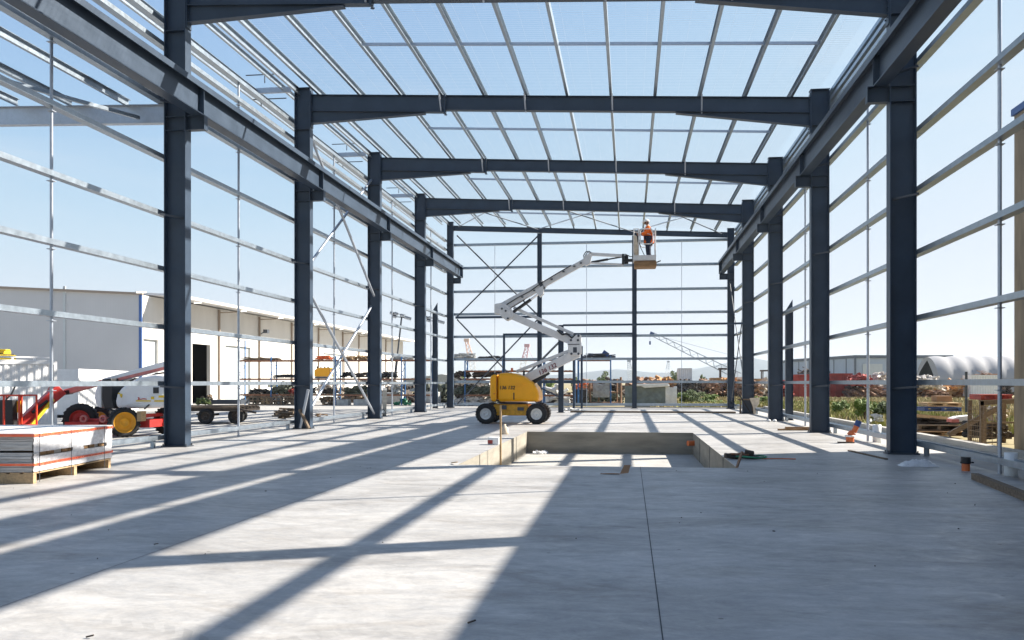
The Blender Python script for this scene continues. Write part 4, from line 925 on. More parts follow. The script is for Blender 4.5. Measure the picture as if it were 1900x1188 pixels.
b = MB(); b.poly([PV(x, y, RK + .15) for x, y in ((583, 699), (583, 687), (590, 683), (611, 682), (612, 699))], (0, .8, 0)); b.build('housing', M['lift_y'], mc, bevel=.04)
b = MB(); b.mm(PV(584, 702, RK + .1), PV(611, 699.3, RK + .9)); b.build('skid', M['steeldk'], mc)
for x in (588, 595, 602, 608): MB().tube(PV(x, 684, RK + .4), PV(x + 1, 680, RK + .4), .05, 6).build('exhaust_stub', M['black'], mc)
for i, (x0, x1) in enumerate(((462, 477.5), (479, 502), (505, 521), (522.5, 545))):
    p0 = PV(x0, 755.5, RK - .3); p1 = PV(x1, 737, RK - .3)
    c = thing('timber_crate', ((p0.x + p1.x) / 2, RK, -.06), ('narrow weathered crate at the left foot of the rack', 'wide weathered crate, second from the left at the rack foot', 'narrow weathered crate, third from the left at the rack foot', 'wide weathered crate against the second left column at the rack foot')[i], 'crate')
    b = MB()
    for x in (p0.x, (p0.x + p1.x) / 2, p1.x): b.bar((x, RK - .3, -.06), (x, RK - .3, p1.z), .09, .09); b.bar((x, RK + .5, -.06), (x, RK + .5, p1.z), .09, .09)
    for z in (.0, .3, p1.z): b.bar((p0.x, RK - .3, z), (p1.x, RK - .3, z), .04, .1)
    b.build('frame', M['oldwood'], c)
    rr = random.Random(i); b = MB()
    for k in range(14): b.box((rr.uniform(p0.x + .15, p1.x - .15), RK + rr.uniform(-.15, .4), rr.uniform(.1, p1.z)), (.3, .3, .2), (rr.random(), rr.random(), rr.random()))
    b.build('contents', M[('junkgrn', 'timber', 'junkgry', 'oldwood')[i]], c)
for i, (x0, x1) in enumerate(((624, 652), (655.5, 690))):
    b = MB(); b.mm(PV(x0, 755.5, RK - .5), PV(x1, 741, RK + .4)); o = b.build('concrete_block', M['junkgry'], bevel=.04); tag(o, ('left pale concrete block at the rack foot behind the X brace', 'right pale concrete block at the rack foot, against the third column')[i], 'concrete block')
# mobile light towers
def lightmast(xb, yb, xt, yt, v, label):
    o = thing('light_tower', (PV(xb, yb, v).x, v, -.06), label, 'light tower')
    p, q = PV(xb, yb, v), PV(xt, yt, v); mid = p.lerp(q, .5)
    b = MB(); b.bar(p, mid, .18, .18); b.bar(mid, q, .11, .11); ms = b.build('mast', M['steeldk'], o)
    MB().mm((p.x - .8, v - .5, -.06), (p.x + .8, v + .5, .9)).build('base', M['junkgry'], o, bevel=.05)
    b = MB(); b.bar(q + Vector((-.75, 0, 0)), q + Vector((.55, 0, -.16)), .07, .07); b.bar(q + Vector((-.7, 0, .25)), q + Vector((.3, 0, .1)), .05, .05); b.build('cross_arm', M['steeldk'], ms)
    for k, (dx, dz) in enumerate(((-.8, .25), (-.45, .2), (-.6, -.02), (.05, .05), (.4, -.12), (.65, -.2))):
        b = MB(); b.box(q + Vector((dx, -.1, dz)), (.3, .16, .2), (.5, .3, 0)); l = b.build('floodlight', M['steeldk'], o); b = MB(); b.box(q + Vector((dx, -.19, dz - .05)), (.25, .02, .15), (.5, .3, 0)); b.build('lens', M['lamp'], l)
lightmast(729, 735, 745.5, 587, 70, 'tall light tower with a leaning mast, left of the fourth left column')
lightmast(799, 725, 808, 594.5, 74, 'thin light tower with a lamp cluster, right of the fourth left column')
#PART5
# ------------------------------------------------------------------ beyond the end wall
tk = thing('covered_tank', (PV(1208, 752, 66.5).x, 67.2, -.14), 'grey-green tarpaulin-covered block with a white sheet on top, beyond the end wall', 'covered stack')
def crumple(b, x0, x1, y0, y1, z0, z1, n=22, amp=.05, seed=1, curve=None):
    rr = random.Random(seed); k = 9; vs = []
    for i in range(n + 1):
        for j in range(k + 1):
            a = i / n; c = j / k; sag = (.06 * math.sin(a * 9) if j == k else 0)
            vs.append((x0 + (x1 - x0) * a, y0 + rr.uniform(-amp, amp) - .12 * (1 - c), z0 + (z1 - z0) * c + sag))
    b.add(vs, [[i * (k + 1) + j, (i + 1) * (k + 1) + j, (i + 1) * (k + 1) + j + 1, i * (k + 1) + j + 1] for i in range(n) for j in range(k)], True)
    b.mm((x0 + .05, y0 + .12, z0), (x1 - .05, y1, z1 - .06))
q0, q1 = PV(1159, 753, 66.5), PV(1235, 717, 66.5)
b = MB(); crumple(b, q0.x, q1.x, 66.5, 68, -.14, q1.z, seed=3, amp=.07); b.build('tarpaulin', M['tarp'], tk)
q2 = PV(1256, 720, 66.5)
b = MB(); crumple(b, q1.x - .02, q2.x, 66.42, 68, -.14, q2.z + .08, n=8, amp=.06, seed=5); b.build('end_sheet', M['tarpw'], tk)
b = MB(); b.poly([PV(x, y, 66.2) for x, y in ((1172, 713), (1240, 712), (1243, 717), (1215, 719), (1196, 720), (1190, 717), (1174, 717))], (0, 1.7, 0)); b.build('top_sheet', M['tarpw'], tk, bevel=.03)
junk('scrap_heap', 1068, 1092, 709, 722, 68.5, 'orpl', 'orange and white bits on top of the black box, right of the white elbow', 'scrap', 150, 20, .6)
b = MB(); b.mm(PV(1068, 754, 69), PV(1091, 723, 70.2)); b.mm(PV(1066, 738, 68.95), PV(1092, 735.5, 69)); o = b.build('black_box', M['junkblk'], bevel=.05); tag(o, 'black box under orange bits, beyond the end wall right of the elbow', 'box')
b = MB(); crumple(b, PV(1100, 735, 70).x, PV(1131, 735, 70).x, 70, 71, PV(0, 735, 70).z, PV(0, 712, 70).z, n=10, amp=.05, seed=8); o = b.build('propped_board', M['junkgry']); tag(o, 'pale grey panel propped up beyond the end wall beside the blue rack post', 'panel')
b = MB(); b.path([PV(x, y, 70) for x, y in ((1095, 712), (1095, 748), (1152, 748), (1152, 700))], .09, 8); b.path([PV(x, y, 70.3) for x, y in ((1110, 748), (1112, 728), (1145, 728), (1145, 748), (1145, 703))], .07, 8); o = b.build('bent_pipes', M['rustpile']); tag(o, 'rusty brown pipe frame standing behind the rack bay beyond the end wall', 'pipe frame')
junk('scrap_heap', 1000, 1056, 708, 754, 69.5, 'tarpw', 'white boards and drums seen behind the dark partition post', 'boards', 151, 26, .8)

# scrap yard row
SV = 108.0
heaps = [(1066, 1116, 704, 737, 'rustpile', 'low rusty heap right of the white elbow, furthest left in the scrap yard'),
 (1112, 1160, 703, 737, 'scrapdk', 'low dark scrap heap left of the second end post'),
 (1165, 1220, 700, 737, 'rustpile', 'brown scrap heap above the covered block, left half'),
 (1205, 1262, 699, 737, 'scraporange', 'orange scrap heap above the covered block, right half'),
 (1258, 1300, 703, 737, 'scrapdk', 'dark scrap heap under the small white container'),
 (1296, 1340, 702, 739, 'rustpile', 'rusty heap right of the small white container'),
 (1330, 1372, 698, 739, 'scraporange', 'tall orange scrap heap left of the far right corner column'),
 (1372, 1412, 702, 739, 'rustpile', 'rusty scrap heap between the last two right columns'),
 (1405, 1440, 700, 737, 'scrappale', 'pale metal scrap heap between the third and fourth right columns'),
 (1440, 1470, 705, 738, 'redcont', 'dull red scrap heap behind the pointed right post'),
 (1578, 1602, 700, 738, 'scrapdk', 'dark oily scrap heap behind the right thin wall post'),
 (1590, 1622, 694, 716, 'redcont', 'bright red heap in front of the pale blue shed'),
 (1586, 1660, 716, 740, 'rustpile', 'wide brown heap in the gap left of the nearest right column'),
 (1622, 1662, 690, 722, 'scrappale', 'heap of pale sheets and long poles under the shed wall'),
 (1694, 1750, 695, 724, 'scrappale', 'whitish heap before the white arched shelter'),
 (1694, 1760, 722, 742, 'rustpile', 'long rusty heap low in front of the arched shelter'),
 (1745, 1806, 704, 742, 'scraporange', 'brown and orange heap left of the right white container'),
 (1852, 1878, 700, 738, 'scrapdk', 'dark heap squeezed beside the concrete building corner')]
for i, (x0, x1, yt, yb, m, l) in enumerate(heaps):
    junk('scrap_heap', x0, x1, yt, yb, SV + (i * 37 % 7) - 3, m, l, 'scrap heap', 200 + i, 150, 5, None, 'fine')
for i in range(len(heaps)):
    pass
# skips
def skip(x0, x1, yt, v, label, seed):
    p0, p1 = PV(x0, 733, v), PV(x1, yt, v); o = thing('scrap_skip', ((p0.x + p1.x) / 2, v + 1.2, -.14), label, 'skip')
    b = MB(); b.mm((p0.x, v, -.14), (p1.x, v + .08, p1.z)); b.mm((p0.x, v + .081, -.14), (p0.x + .08, v + 2.4, p1.z)); b.mm((p1.x - .08, v + .081, -.14), (p1.x, v + 2.4, p1.z)); b.mm((p0.x, v + 2.4, -.14), (p1.x, v + 2.48, p1.z)); b.build('body', M['redcont'], o)
    b = MB(); n = max(2, int((p1.x - p0.x) / .9))
    for i in range(n + 1): x = p0.x + .06 + (p1.x - p0.x - .12) * i / n; b.mm((x - .06, v - .1, -.14), (x + .06, v - .002, p1.z - .1))
    for z in (p1.z - .05, .6): b.mm((p0.x, v - .14, z), (p1.x, v - .102, z + .12))
    b.build('ribs', M['redcont'], o)
skip(1466, 1503, 696, 112, 'red ribbed steel skip right of the pointed post in the scrap yard', 1)
skip(1504, 1582, 694, 114, 'long red steel skip left of the second right column', 2)
junk('scrap_heap', 1484, 1540, 685, 695, 114.5, 'scrapdk', 'dark machinery riding on top of the long red skip', 'machinery', 240, 30, 2)
# wheel loaders in the yard
def loader(x, v, s, label):
    c = PV(x, 735, v); c.z = 1.2; o = thing('wheel_loader', (c.x, v, -.14), label, 'wheel loader')
    b = MB(); b.mm((c.x - 1.8 * s, v - .8, c.z), (c.x + .4 * s, v + .8, c.z + 1.1 * s)); b.mm((c.x + .4 * s, v - .5, c.z), (c.x + 1.8 * s, v + .5, c.z + .7 * s)); b.build('body', M['scraporange'], o, bevel=.1)
    b = MB()
    for dx in (-.5, .7):
        for dy in (-.65, .65): b.bar((c.x + dx * s, v + dy, c.z + 1.0 * s), (c.x + dx * s, v + dy, c.z + 2.1 * s), .12, .12)
    b.mm((c.x - .7 * s, v - .8, c.z + 2.1 * s), (c.x + .9 * s, v + .8, c.z + 2.3 * s)); b.build('cab', M['scrapdk'], o)
    b = MB(); b.bar((c.x + 1.4 * s, v, c.z + .8 * s), (c.x + 2.6 * s, v, c.z + .1), .25, .25); b.poly([(c.x + 2.4 * s, v - 1, c.z - .3), (c.x + 3.1 * s, v - 1, c.z - .2), (c.x + 2.6 * s, v - 1, c.z + .7)], (0, 2, 0)); b.build('bucket_arm', M['scraporange'], o)
    for dx in (-1.1, 1.2):
        for dy in (-.9, .9): wheel(o, (c.x + dx * s, v + dy, c.z), (0, -1 if dy < 0 else 1, 0), .7 * s, .4, 'scraporange', tread=False)
loader(1344, 112, 1.0, 'orange wheel loader with open cab atop the scrap, left of the far right corner column')
loader(1421, 113, .9, 'orange wheel loader seen between the third and fourth right columns')
c0 = PV(1258, 704, 112); c1 = PV(1284, 704, 112)
container('shipping_container', c0, c1, 1.5, 2.4, 'small white container standing above the scrap behind the end wall', z=PV(0, 706, 112).z, doors=False)
c0 = PV(1801, 736, 107); c1 = PV(1858, 736, 107)
container('shipping_container', c0, c1, 2.7, 2.4, 'white container in the scrap yard left of the concrete building', z=-.14, doors=False)
junk('scrap_heap', 1806, 1856, 692, 697, 107.3, 'rustpile', 'low rusty bits lying on the roof of the right white container', 'scrap', 251, 18, 1.5)
# arched shelter
dm = thing('arched_shelter', (PV(1770, 725, 150).x, 152, -.14), 'white fabric arched shelter with a dark open front, in front of the sheds at right', 'shelter')
ax = Vector((.996, .085, 0)); wd = Vector((.085, -.996, 0)); f0 = PV(1720, 726, 152); f0.z = -.14; RW, RH = 4.7, 6.0
def arch(t, k, s=1.0): th = math.pi * k; return f0 + ax * t + wd * (-math.cos(th) * RW * s) + Vector((0, 0, math.sin(th) ** .9 * RH * s))
b = MB(); n = 40; K = 18; vs = []
for i in range(n + 1):
    t = 22 * i / n; bul = 1 + .03 * abs(math.sin(math.pi * i / n * 8))
    vs += [arch(t, k / K, bul) for k in range(K + 1)]
b.add(vs, [[i * (K + 1) + k, (i + 1) * (K + 1) + k, (i + 1) * (K + 1) + k + 1, i * (K + 1) + k + 1] for i in range(n) for k in range(K)], True); b.build('cover', M['dome'], dm)
fl = f0 + wd * 0; b = MB()
for s_ in (1, -1):                                                      # two door flaps tied back to leave a pointed opening
    rim = [arch(.02, (k if s_ > 0 else K - k) / K) for k in range(K // 2 + 1)]
    base0 = rim[0]; apex = rim[-1] - Vector((0, 0, .5)); foot = f0 - wd * s_ * RW * .86 + ax * .1
    inner = [foot.lerp(apex, t) - ax * .25 * math.sin(math.pi * t) - wd * s_ * (1.1 * math.sin(math.pi * t)) for t in [k / (K // 2) for k in range(K // 2 + 1)]]
    b.add(rim + inner, [[k, k + 1, K // 2 + 2 + k, K // 2 + 1 + k] for k in range(K // 2)], True)
b.build('door_flap', M['dome'], dm)
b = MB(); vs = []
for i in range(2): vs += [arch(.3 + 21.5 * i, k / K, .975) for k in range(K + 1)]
b.add(vs, [[k, K + 1 + k, K + 2 + k, k + 1] for k in range(K)] + [list(range(K + 1, 2 * K + 2))], True); b.build('shade_lining', M['sheddark'], dm)  # dark shell added under the cover, its colour stands in for interior shade
# far sheds on the right
def prism(name, pts, h, m, par, z=-.14): return MB().poly([(p.x, p.y, z) for p in pts], (0, 0, h)).build(name, M[m], par)
sh_ = thing('industrial_shed', (PV(1640, 700, 225).x, 225, -.14), 'pale blue and grey industrial shed with slate roof trim, far right', 'shed')
a0, a1, a2 = PV(1470, 700, 262), PV(1586, 700, 225), PV(1768, 700, 229); ht = PV(0, 667, 225).z + .14
prism('main_wall', [a0, a1, a2, a2 + Vector((0, 40, 0)), a0 + Vector((0, 40, 0))], ht - .5, 'shedblue', sh_)
prism('roof_trim', [a0 + Vector((-.2, -.3, 0)), a1 + Vector((-.1, -.4, 0)), a2 + Vector((0, -.3, 0)), a2 + Vector((0, 40, 0)), a0 + Vector((0, 40, 0))], .7, 'sheddark', sh_, z=ht - .6)
b = MB(); b.bar(a1 + Vector((0, -.3, -a1.z)), a1 + Vector((0, -.3, ht - a1.z - .6)), .7, .4); b.build('corner_trim', M['sheddark'], sh_)
b = MB()
for t in (.12, .3, .5, .7, .88): p = a0.lerp(a1, t); b.mm((p.x - .08, p.y - .2, -.1), (p.x + .08, p.y + .2, ht - .7))
b.build('wall_joint', M['sheddark'], sh_)
b = MB(); d2 = a2 - a1
for t in (.08, .35): p = a1 + d2 * t; q = a1 + d2 * (t + .2); b.poly([(p.x, p.y - .1, .1), (q.x, q.y - .1, .1), (q.x, q.y - .1, ht - 2), (p.x, p.y - .1, ht - 2)], (0, -.1, 0))
b.build('roller_door', M['doorg'], sh_)
a0 = PV(1855, 690, 190); a1 = PV(1930, 690, 190); o = thing('industrial_shed', (a0.x, 190, -.14), 'small pale shed far right, in the gap beside the concrete building', 'shed')
MB().mm((a0.x, 190, -.14), (a1.x, 210, PV(0, 677, 190).z)).build('main_wall', M['shedblue'], o); MB().mm((a0.x - .4, 189.6, PV(0, 677, 190).z + .003), (a1.x, 210, PV(0, 675, 190).z)).build('roof_trim', M['sheddark'], o)
# left-distance shed behind the racks
a0 = PV(735, 690, 175); a1 = PV(905, 690, 175); o = thing('industrial_shed', ((a0.x + a1.x) / 2, 180, -.14), 'low pale shed far beyond the racks, left of the yellow lift', 'shed')
MB().poly([(a0.x, 175, -.14), (a1.x, 175, -.14), (a1.x, 175, 1.9), ((a0.x + a1.x) / 2, 175, 3.4), (a0.x, 175, 2.2)], (0, 20, 0)).build('main_wall', M['junkgry'], o)

# cranes
def lattice(o, p, q, w0, w1, m, r=.09, n=16, name='boom'):
    p, q = Vector(p), Vector(q); t = (q - p).normalized(); side = Vector((0, 1, 0)); up = side.cross(t).normalized(); b = MB()
    W_ = lambda a: w0 + (w1 - w0) * a
    for su in (-1, 1):
        for sv in (-1, 1): b.bar(p + up * su * w0 / 2 + side * sv * w0 / 2, q + up * su * w1 / 2 + side * sv * w1 / 2, r * 2, r * 2)
    for i in range(n):
        a, c = i / n, (i + 1) / n; s = 1 if i % 2 else -1
        for sv in (-1, 1): b.bar(p.lerp(q, a) + up * s * W_(a) / 2 + side * sv * W_(a) / 2, p.lerp(q, c) - up * s * W_(c) / 2 + side * sv * W_(c) / 2, r * 1.3, r * 1.3)
    return b.build(name, M[m], o)
VC = 260
cr = thing('crawler_crane', (PV(1375, 708, VC).x, VC, -.14), 'grey lattice-boom crane reaching left above the scrap yard', 'crane')
p, q = PV(1372, 699, VC), PV(1212, 621, VC); lattice(cr, p, q, 2.0, 1.1, 'crane', .07, 22)
b = MB(); b.mm(PV(1366, 712, VC - 2), PV(1392, 700, VC + 2)); b.build('cab', M['craneor'], cr); b = MB(); b.mm(PV(1362, 717.5, VC - 2.5), PV(1394, 712.3, VC + 2.5)); b.build('tracks', M['scrapdk'], cr)
b = MB(); b.tube(q, PV(1398, 670, VC), .06, 5); b.tube(PV(1398, 670, VC), PV(1380, 702, VC), .1, 5); b.tube(PV(1206, 618, VC), PV(1206, 634, VC), .05, 5); b.build('pendant', M['crane'], cr)
b = MB(); b.box(q + Vector((-.3, 0, .3)), (1.3, .8, .8), (0, .4, 0)); b.box(PV(1206, 636.5, VC), (.5, .4, 1.0)); b.build('hook_block', M['bluepl'], cr)
def smallcrane(xb, yb, xt, yt, v, m, label, w=1.6):
    o = thing('crane', (PV(xb, yb, v).x, v, -.14), label, 'crane'); p, q = PV(xb, yb, v), PV(xt, yt, v); mid = p.lerp(q, .62)
    lattice(o, p, mid, w, w, 'white', .06, 12); lattice(o, mid, q, w, w * .6, m, .09, 8, 'boom_head')
    b = MB(); b.mm((p.x - 2.5, v - 2, -.14), (p.x + 3, v + 2, min(2.5, p.z))); b.build('base', M['craneor'], o)
    b = MB(); b.tube(q, q + Vector((3.5, 0, -7)), .06, 5); b.box(q + Vector((0, 0, .3)), (1.8, 1, 1)); b.build('hook_line', M[m], o)
smallcrane(963, 712, 978, 643, 290, 'cranered', 'white crane boom with red head, right behind the yellow lift in the distance')
smallcrane(884, 712, 866, 633, 290, 'craneor', 'white crane boom with orange head, left of the yellow lift in the distance')
smallcrane(1170, 708, 1167, 671, 420, 'crane', 'tiny faint grey crane just left of the second end post', 2.0)
smallcrane(1236, 708, 1240, 672, 600, 'crane', 'tiny faint grey crane tip under the lattice boom', 2.0)

# ------------------------------------------------------------------ right-hand concrete building (its corner shows at the picture edge)
cb = thing('concrete_building', (16, 12, -.14), 'weathered brown concrete wall of the neighbouring building, far right edge', 'building')
CU, CV = 10.05, 24.75
b = MB(); b.mm((CU, -9, -.3), (CU + .2, CV, 8.72)); b.mm((CU + .2, CV - .2, -.3), (28, CV - .003, 8.72)); b.mm((28, -9, -.3), (28.2, CV, 8.72)); b.mm((CU + .2, -9, -.3), (28, -8.8, 8.72)); b.build('wall', M['tilt'], cb)
b = MB(); b.mm((CU - .06, -9, 8.722), (CU + .24, CV + .06, 8.9)); b.mm((CU + .24, CV - .24, 8.722), (28.2, CV + .06, 8.9)); b.build('coping', M['fascia'], cb)
b = MB(); b.mm((CU + .2, -8.8, 8.3), (28, CV - .24, 8.45)); b.build('roof', M['roofm'], cb)
b = MB(); b.mm((CU - .012, 18.3, -.1), (CU - .002, 18.33, 8.6)); b.build('panel_joint', M['dark'], cb)

# ------------------------------------------------------------------ things stacked on the grass at right
VP = 31.0
def pallet(name, x0, x1, yt, yb, v, m, label, dep=1.1, group=None, rz=0, tilt=0):
    p0, p1 = PV(x0, yb, v), PV(x1, yt, v); h = p1.z - p0.z; w = p1.x - p0.x
    o = thing(name, ((p0.x + p1.x) / 2, v + dep / 2, p0.z), label, 'pallet', group); b = MB()
    for x in (p0.x, p0.x + w / 2 - .05, p1.x - .1): b.mm((x, v, p0.z), (x + .1, v + dep, p1.z - .06))
    b.build('bearer', M[m], o); b = MB()
    for k in range(6): y = v + k * dep / 6; b.mm((p0.x - .02, y, p1.z - .055), (p1.x + .02, y + dep / 6 - .05, p1.z - .02))
    for k in range(3): y = v + k * (dep - .12) / 2; b.mm((p0.x - .01, y - .002, p0.z - .0), (p1.x + .01, y + .12, p0.z + .03))
    b.build('deck_boards', M[m], o, bevel=.004)
    return o
pallet('timber_pallet', 1706, 1794, 800, 809, VP - .6, 'ply', 'lowest brown pallet of the stack on the grass at right', 1.6)
pallet('timber_pallet', 1704, 1782, 788, 799, VP - .4, 'oldwood', 'dark grey-brown pallet, second from the bottom of the stack at right', 1.6)
junk('timber_scrap', 1699, 1790, 774, 789, VP - .2, 'scrapdk', 'dark boards and pipes jammed in the middle of the stack at right', 'scrap boards', 301, 60, 1.3, None, 'pipes')
b = MB()
for i in range(9): y = VP - .1 + i * .17; z0 = PV(0, 770 - (i % 3), VP).z; b.bar((PV(1694, 0, VP).x + .1 * (i % 4), y, z0 + .12), (PV(1806, 0, VP).x - .12 * (i % 3), y + .05, z0 - .02), .15, .06)
loose('plank_stack', b, 'timber', 'long pale planks lying across the stack at right', 'planks')
pallet('plastic_pallet', 1716, 1784, 755, 763, VP + .3, 'bluepl', 'blue pallet near the top of the stack at right', 1.1)
pallet('timber_pallet', 1722, 1784, 746.5, 754.5, VP + .3, 'timber', 'pale pallet on the blue pallet', 1.0)
b = MB(); p0, p1 = PV(1739, 746, VP + .4), PV(1767, 735, VP + .4); b.mm(p0, (p1.x, VP + 1.0, p1.z)); o = b.build('cardboard_box', M['card'], bevel=.01); tag(o, 'brown cardboard box on top of the pallet stack at right', 'box')
b = MB(); b.poly([PV(x, y, VP - .9) for x, y in ((1767, 784), (1768, 777), (1778, 773.5), (1803, 771), (1808, 774), (1800, 781))], (0, .5, 0)); fb = b.build('foam_board', M['foam'], bevel=.015); tag(fb, 'white foam board with a pink end lying on the stack at right', 'foam board')
b = MB(); b.mm(PV(1765.5, 784, VP - .95), PV(1770, 777, VP - .5)); b.build('pink_end', M['pink'], fb)
for i in range(3):
    c = PV(1806, 806 - i * 10, VP - 1.4); b = MB(); b.lathe([(.17, -.09), (.28, -.1), (.33, -.05), (.33, .05), (.28, .1), (.17, .09), (.17, -.09)], c, (0, 0, 1), 24); o = b.build('tyre', M['tyre']); tag(o, ('bottom', 'middle', 'top')[i] + ' black tyre of the pile beside the brown stand at right', 'tyre')
st = thing('timber_stand', (PV(1850, 815, 28.2).x, 28.6, -.14), 'brown timber stand with a diagonal brace, next to the concrete wall', 'stand')
b = MB()
for x, y in ((1821, 744), (1886, 740)):
    for dv in (0, .9): p = PV(x, y, 28.0); b.bar((p.x, 28 + dv, -.14), (p.x, 28 + dv, p.z), .1, .1)
b.build('leg', M['oldwood'], st)
b = MB(); b.bar(PV(1818, 748, 28), PV(1890, 744, 28), .1, .14); b.bar(PV(1818, 746, 28.9), PV(1890, 742, 28.9), .1, .12); b.bar(PV(1760, 807, 27.8), PV(1862, 752, 27.85), .12, .14); b.bar(PV(1818, 786, 28.4), PV(1888, 784, 28.4), .05, .05); b.build('rail', M['oldwood'], st)
junk('scrap_heap', 1832, 1872, 752, 782, 28.9, 'scrappale', 'pale bags and stones on the shelf of the brown stand', 'bags', 305, 30, .5)
junk('scrap_heap', 1826, 1884, 786, 818, 28.6, 'scrapdk', 'dark junk under the brown stand', 'junk', 306, 40, .7)
pallet('timber_pallet', 1820, 1878, 731, 742, 28.1, 'redcont', 'dull red pallet lying on the brown stand', .9)
g = thing('mesh_crate', (9.75, 26.2, -.1), 'tall brown mesh crate against the concrete wall edge', 'crate')
b = MB()
mx0, mx1 = 9.55, 9.98
for x in (mx0, mx1):
    for y in (25.6, 26.5): b.bar((x, y, -.1), (x, y, 1.05), .05, .05)
b.build('frame', M['oldwood'], g); b = MB()
for k in range(7): b.bar((mx0, 25.6, .05 + k * .15), (mx1, 25.6, .05 + k * .15), .012, .012); b.bar((mx0, 25.6, .05 + k * .15), (mx0, 26.5, .05 + k * .15), .012, .012)
for k in range(4): x = mx0 + k * .14; b.bar((x, 25.597, 0), (x, 25.597, 1.05), .012, .012)
for k in range(7): y = 25.6 + k * .14; b.bar((mx0 - .003, y, 0), (mx0 - .003, y, 1.05), .012, .012)
b.build('mesh', M['oldwood'], g)
junk('stone_slabs', 1621, 1646, 768, 785, 36.5, 'junkgry', 'small pile of grey slabs on the grass right of the thin wall post', 'slabs', 307, 14, .9)
b = MB(); b.tube(PV(1793, 765, 40), PV(1793, 690, 40), .06, 8); loose('fence_post', b, 'steeldk', 'lone black post on the grass above the pallet stack', 'post')

# ------------------------------------------------------------------ small things on the slab
sk_ = thing('timber_stake', (PIT[0] + .1, 23.9, PIT[4]), 'thin timber stake standing at the left edge of the floor pit', 'stake')
sx = G(928, 826); zt = PV(929, 752, 23.9).z; sxx = PV(929, 800, 23.9).x
b = MB(); b.bar((sxx, 23.9, PIT[4]), (sxx, 23.9, zt), .05, .05); b.build('shaft', M['timber'], sk_)
b = MB(); b.mm((sxx - .34, 23.75, 0.002), (sxx - .03, 24.05, .2)); o = b.build('foam_block', M['foam'], bevel=.02); tag(o, 'white block beside the timber stake on the pit edge', 'block')
b = MB(); b.mm((sxx - .335, 23.742, .03), (sxx - .2, 23.75, .13)); b.build('printed_label', M['redcont'], o)
b = MB(); c = G(936, 806); b.lathe([(.001, 0), (.13, 0), (.14, .05), (.13, .2), (.05, .27), (.05, .33), (.001, .33)], c, (0, 0, 1), 16); loose('plastic_jug', b, 'cloth', 'cream plastic jug standing behind the pit stake', 'jug')
b = MB(); c = G(845, 860, .02); b.bar(c + Vector((-.1, .1, 0)), c + Vector((.06, -.12, .04)), .03, .02); loose('timber_offcut', b, 'timber', 'tiny timber offcut on the floor left of the pit', 'offcut')
b = MB(); c = G(1152, 880, .006); b.add([c + Vector(v) for v in ((-.3, -.03, 0), (.0, -.06, .02), (.08, .18, .1), (-.02, .2, .05), (-.28, .08, .0))], [[0, 1, 4], [1, 2, 3, 4]]); b2 = MB(); b2.poly([c + Vector(v) for v in ((-.02, -.08, .01), (.14, -.05, .03), (.18, .12, .16), (.06, .1, .16))], (0, .012, 0)); b2.v += []; loose('cardboard_piece', b2, 'card', 'folded brown cardboard piece on the floor in front of the pit', 'cardboard')
b = MB(); b.poly([c + Vector(v) for v in ((-.38, -.04, .0), (-.02, -.03, .0), (-.02, .02, .0), (-.2, .06, 0))], (0, 0, .012)); loose('cardboard_strip', b, 'card', 'flat dark cardboard strip beside the folded piece, in front of the pit', 'cardboard')
# hoses and tools
c = G(1382, 852)
hz = thing('hose_pile', c, 'tangle of black, green and orange hoses with tools at the right pit corner', 'hose pile')
rr = random.Random(5)
def coil(m, rx, ry, k, z, dx=0, dy=0, r=.018):
    b = MB(); pts = []
    for i in range(k * 14): t = i / 14 * 2 * math.pi; pts.append(c + Vector((dx + rx * math.cos(t) * (1 + .15 * math.sin(i)), dy + ry * math.sin(t), z + .012 * i / 14 + .015 * math.sin(t * 2))))
    b.path(pts, r, 6); return b.build('hose', M[m], hz)
coil('black', .26, .2, 4, .03); coil('greenh', .3, .26, 2, .05, .12, -.08, .014); coil('rackor', .2, .15, 2, .09, -.12, .05, .016)
b = MB(); b.path([c + Vector((.25, .05, .015)), c + Vector((.5, .0, .015)), c + Vector((.8, .08, .012)), c + Vector((1.1, .02, .012))], .012, 6); b.build('hose', M['orpl'], hz)
b = MB(); b.box(c + Vector((-.28, .02, .06)), (.34, .12, .11), (0, .1, .3)); b.box(c + Vector((.1, .05, .12)), (.2, .1, .14), (.3, .2, 0)); b.build('power_tool', M['scrapdk'], hz, bevel=.02)
c = G(1368, 868); b = MB(); b.bar(c + Vector((-.04, 0, -.1)), PV(1377, 838, c.y + .1), .05, .03); loose('steel_bar', b, 'rustpile', 'rusty steel bar leaning at the right front corner of the pit', 'bar')
# sawhorse and cloth
c = G(1386, 768)
sw = thing('sawhorse', c, 'small work trestle with a cream cloth at the fourth right column', 'trestle')
b = MB()
for dx, s in ((-.35, 1), (.3, 1), (-.35, -1), (.3, -1)): b.bar(c + Vector((dx, s * .25, 0)), c + Vector((dx, s * .04, .75)), .06, .05)
b.build('leg', M['oldwood'], sw); b = MB(); b.bar(c + Vector((-.5, 0, .78)), c + Vector((.5, 0, .78)), .08, .08); b.build('top_beam', M['oldwood'], sw)
b = MB(); b.bar(c + Vector((-.45, -.3, 1.05)), c + Vector((.12, -.35, .1)), .07, .07); b.build('bar', M['black'], sw)
b = MB(); b.poly([c + Vector(v) for v in ((.1, -.3, .85), (.62, -.3, .88), (.6, -.32, .55), (.42, -.33, .3), (.5, -.33, .02), (.3, -.33, .02), (.28, -.33, .35))], (0, .05, 0)); b.build('cloth', M['cloth'], sw, bevel=.015)
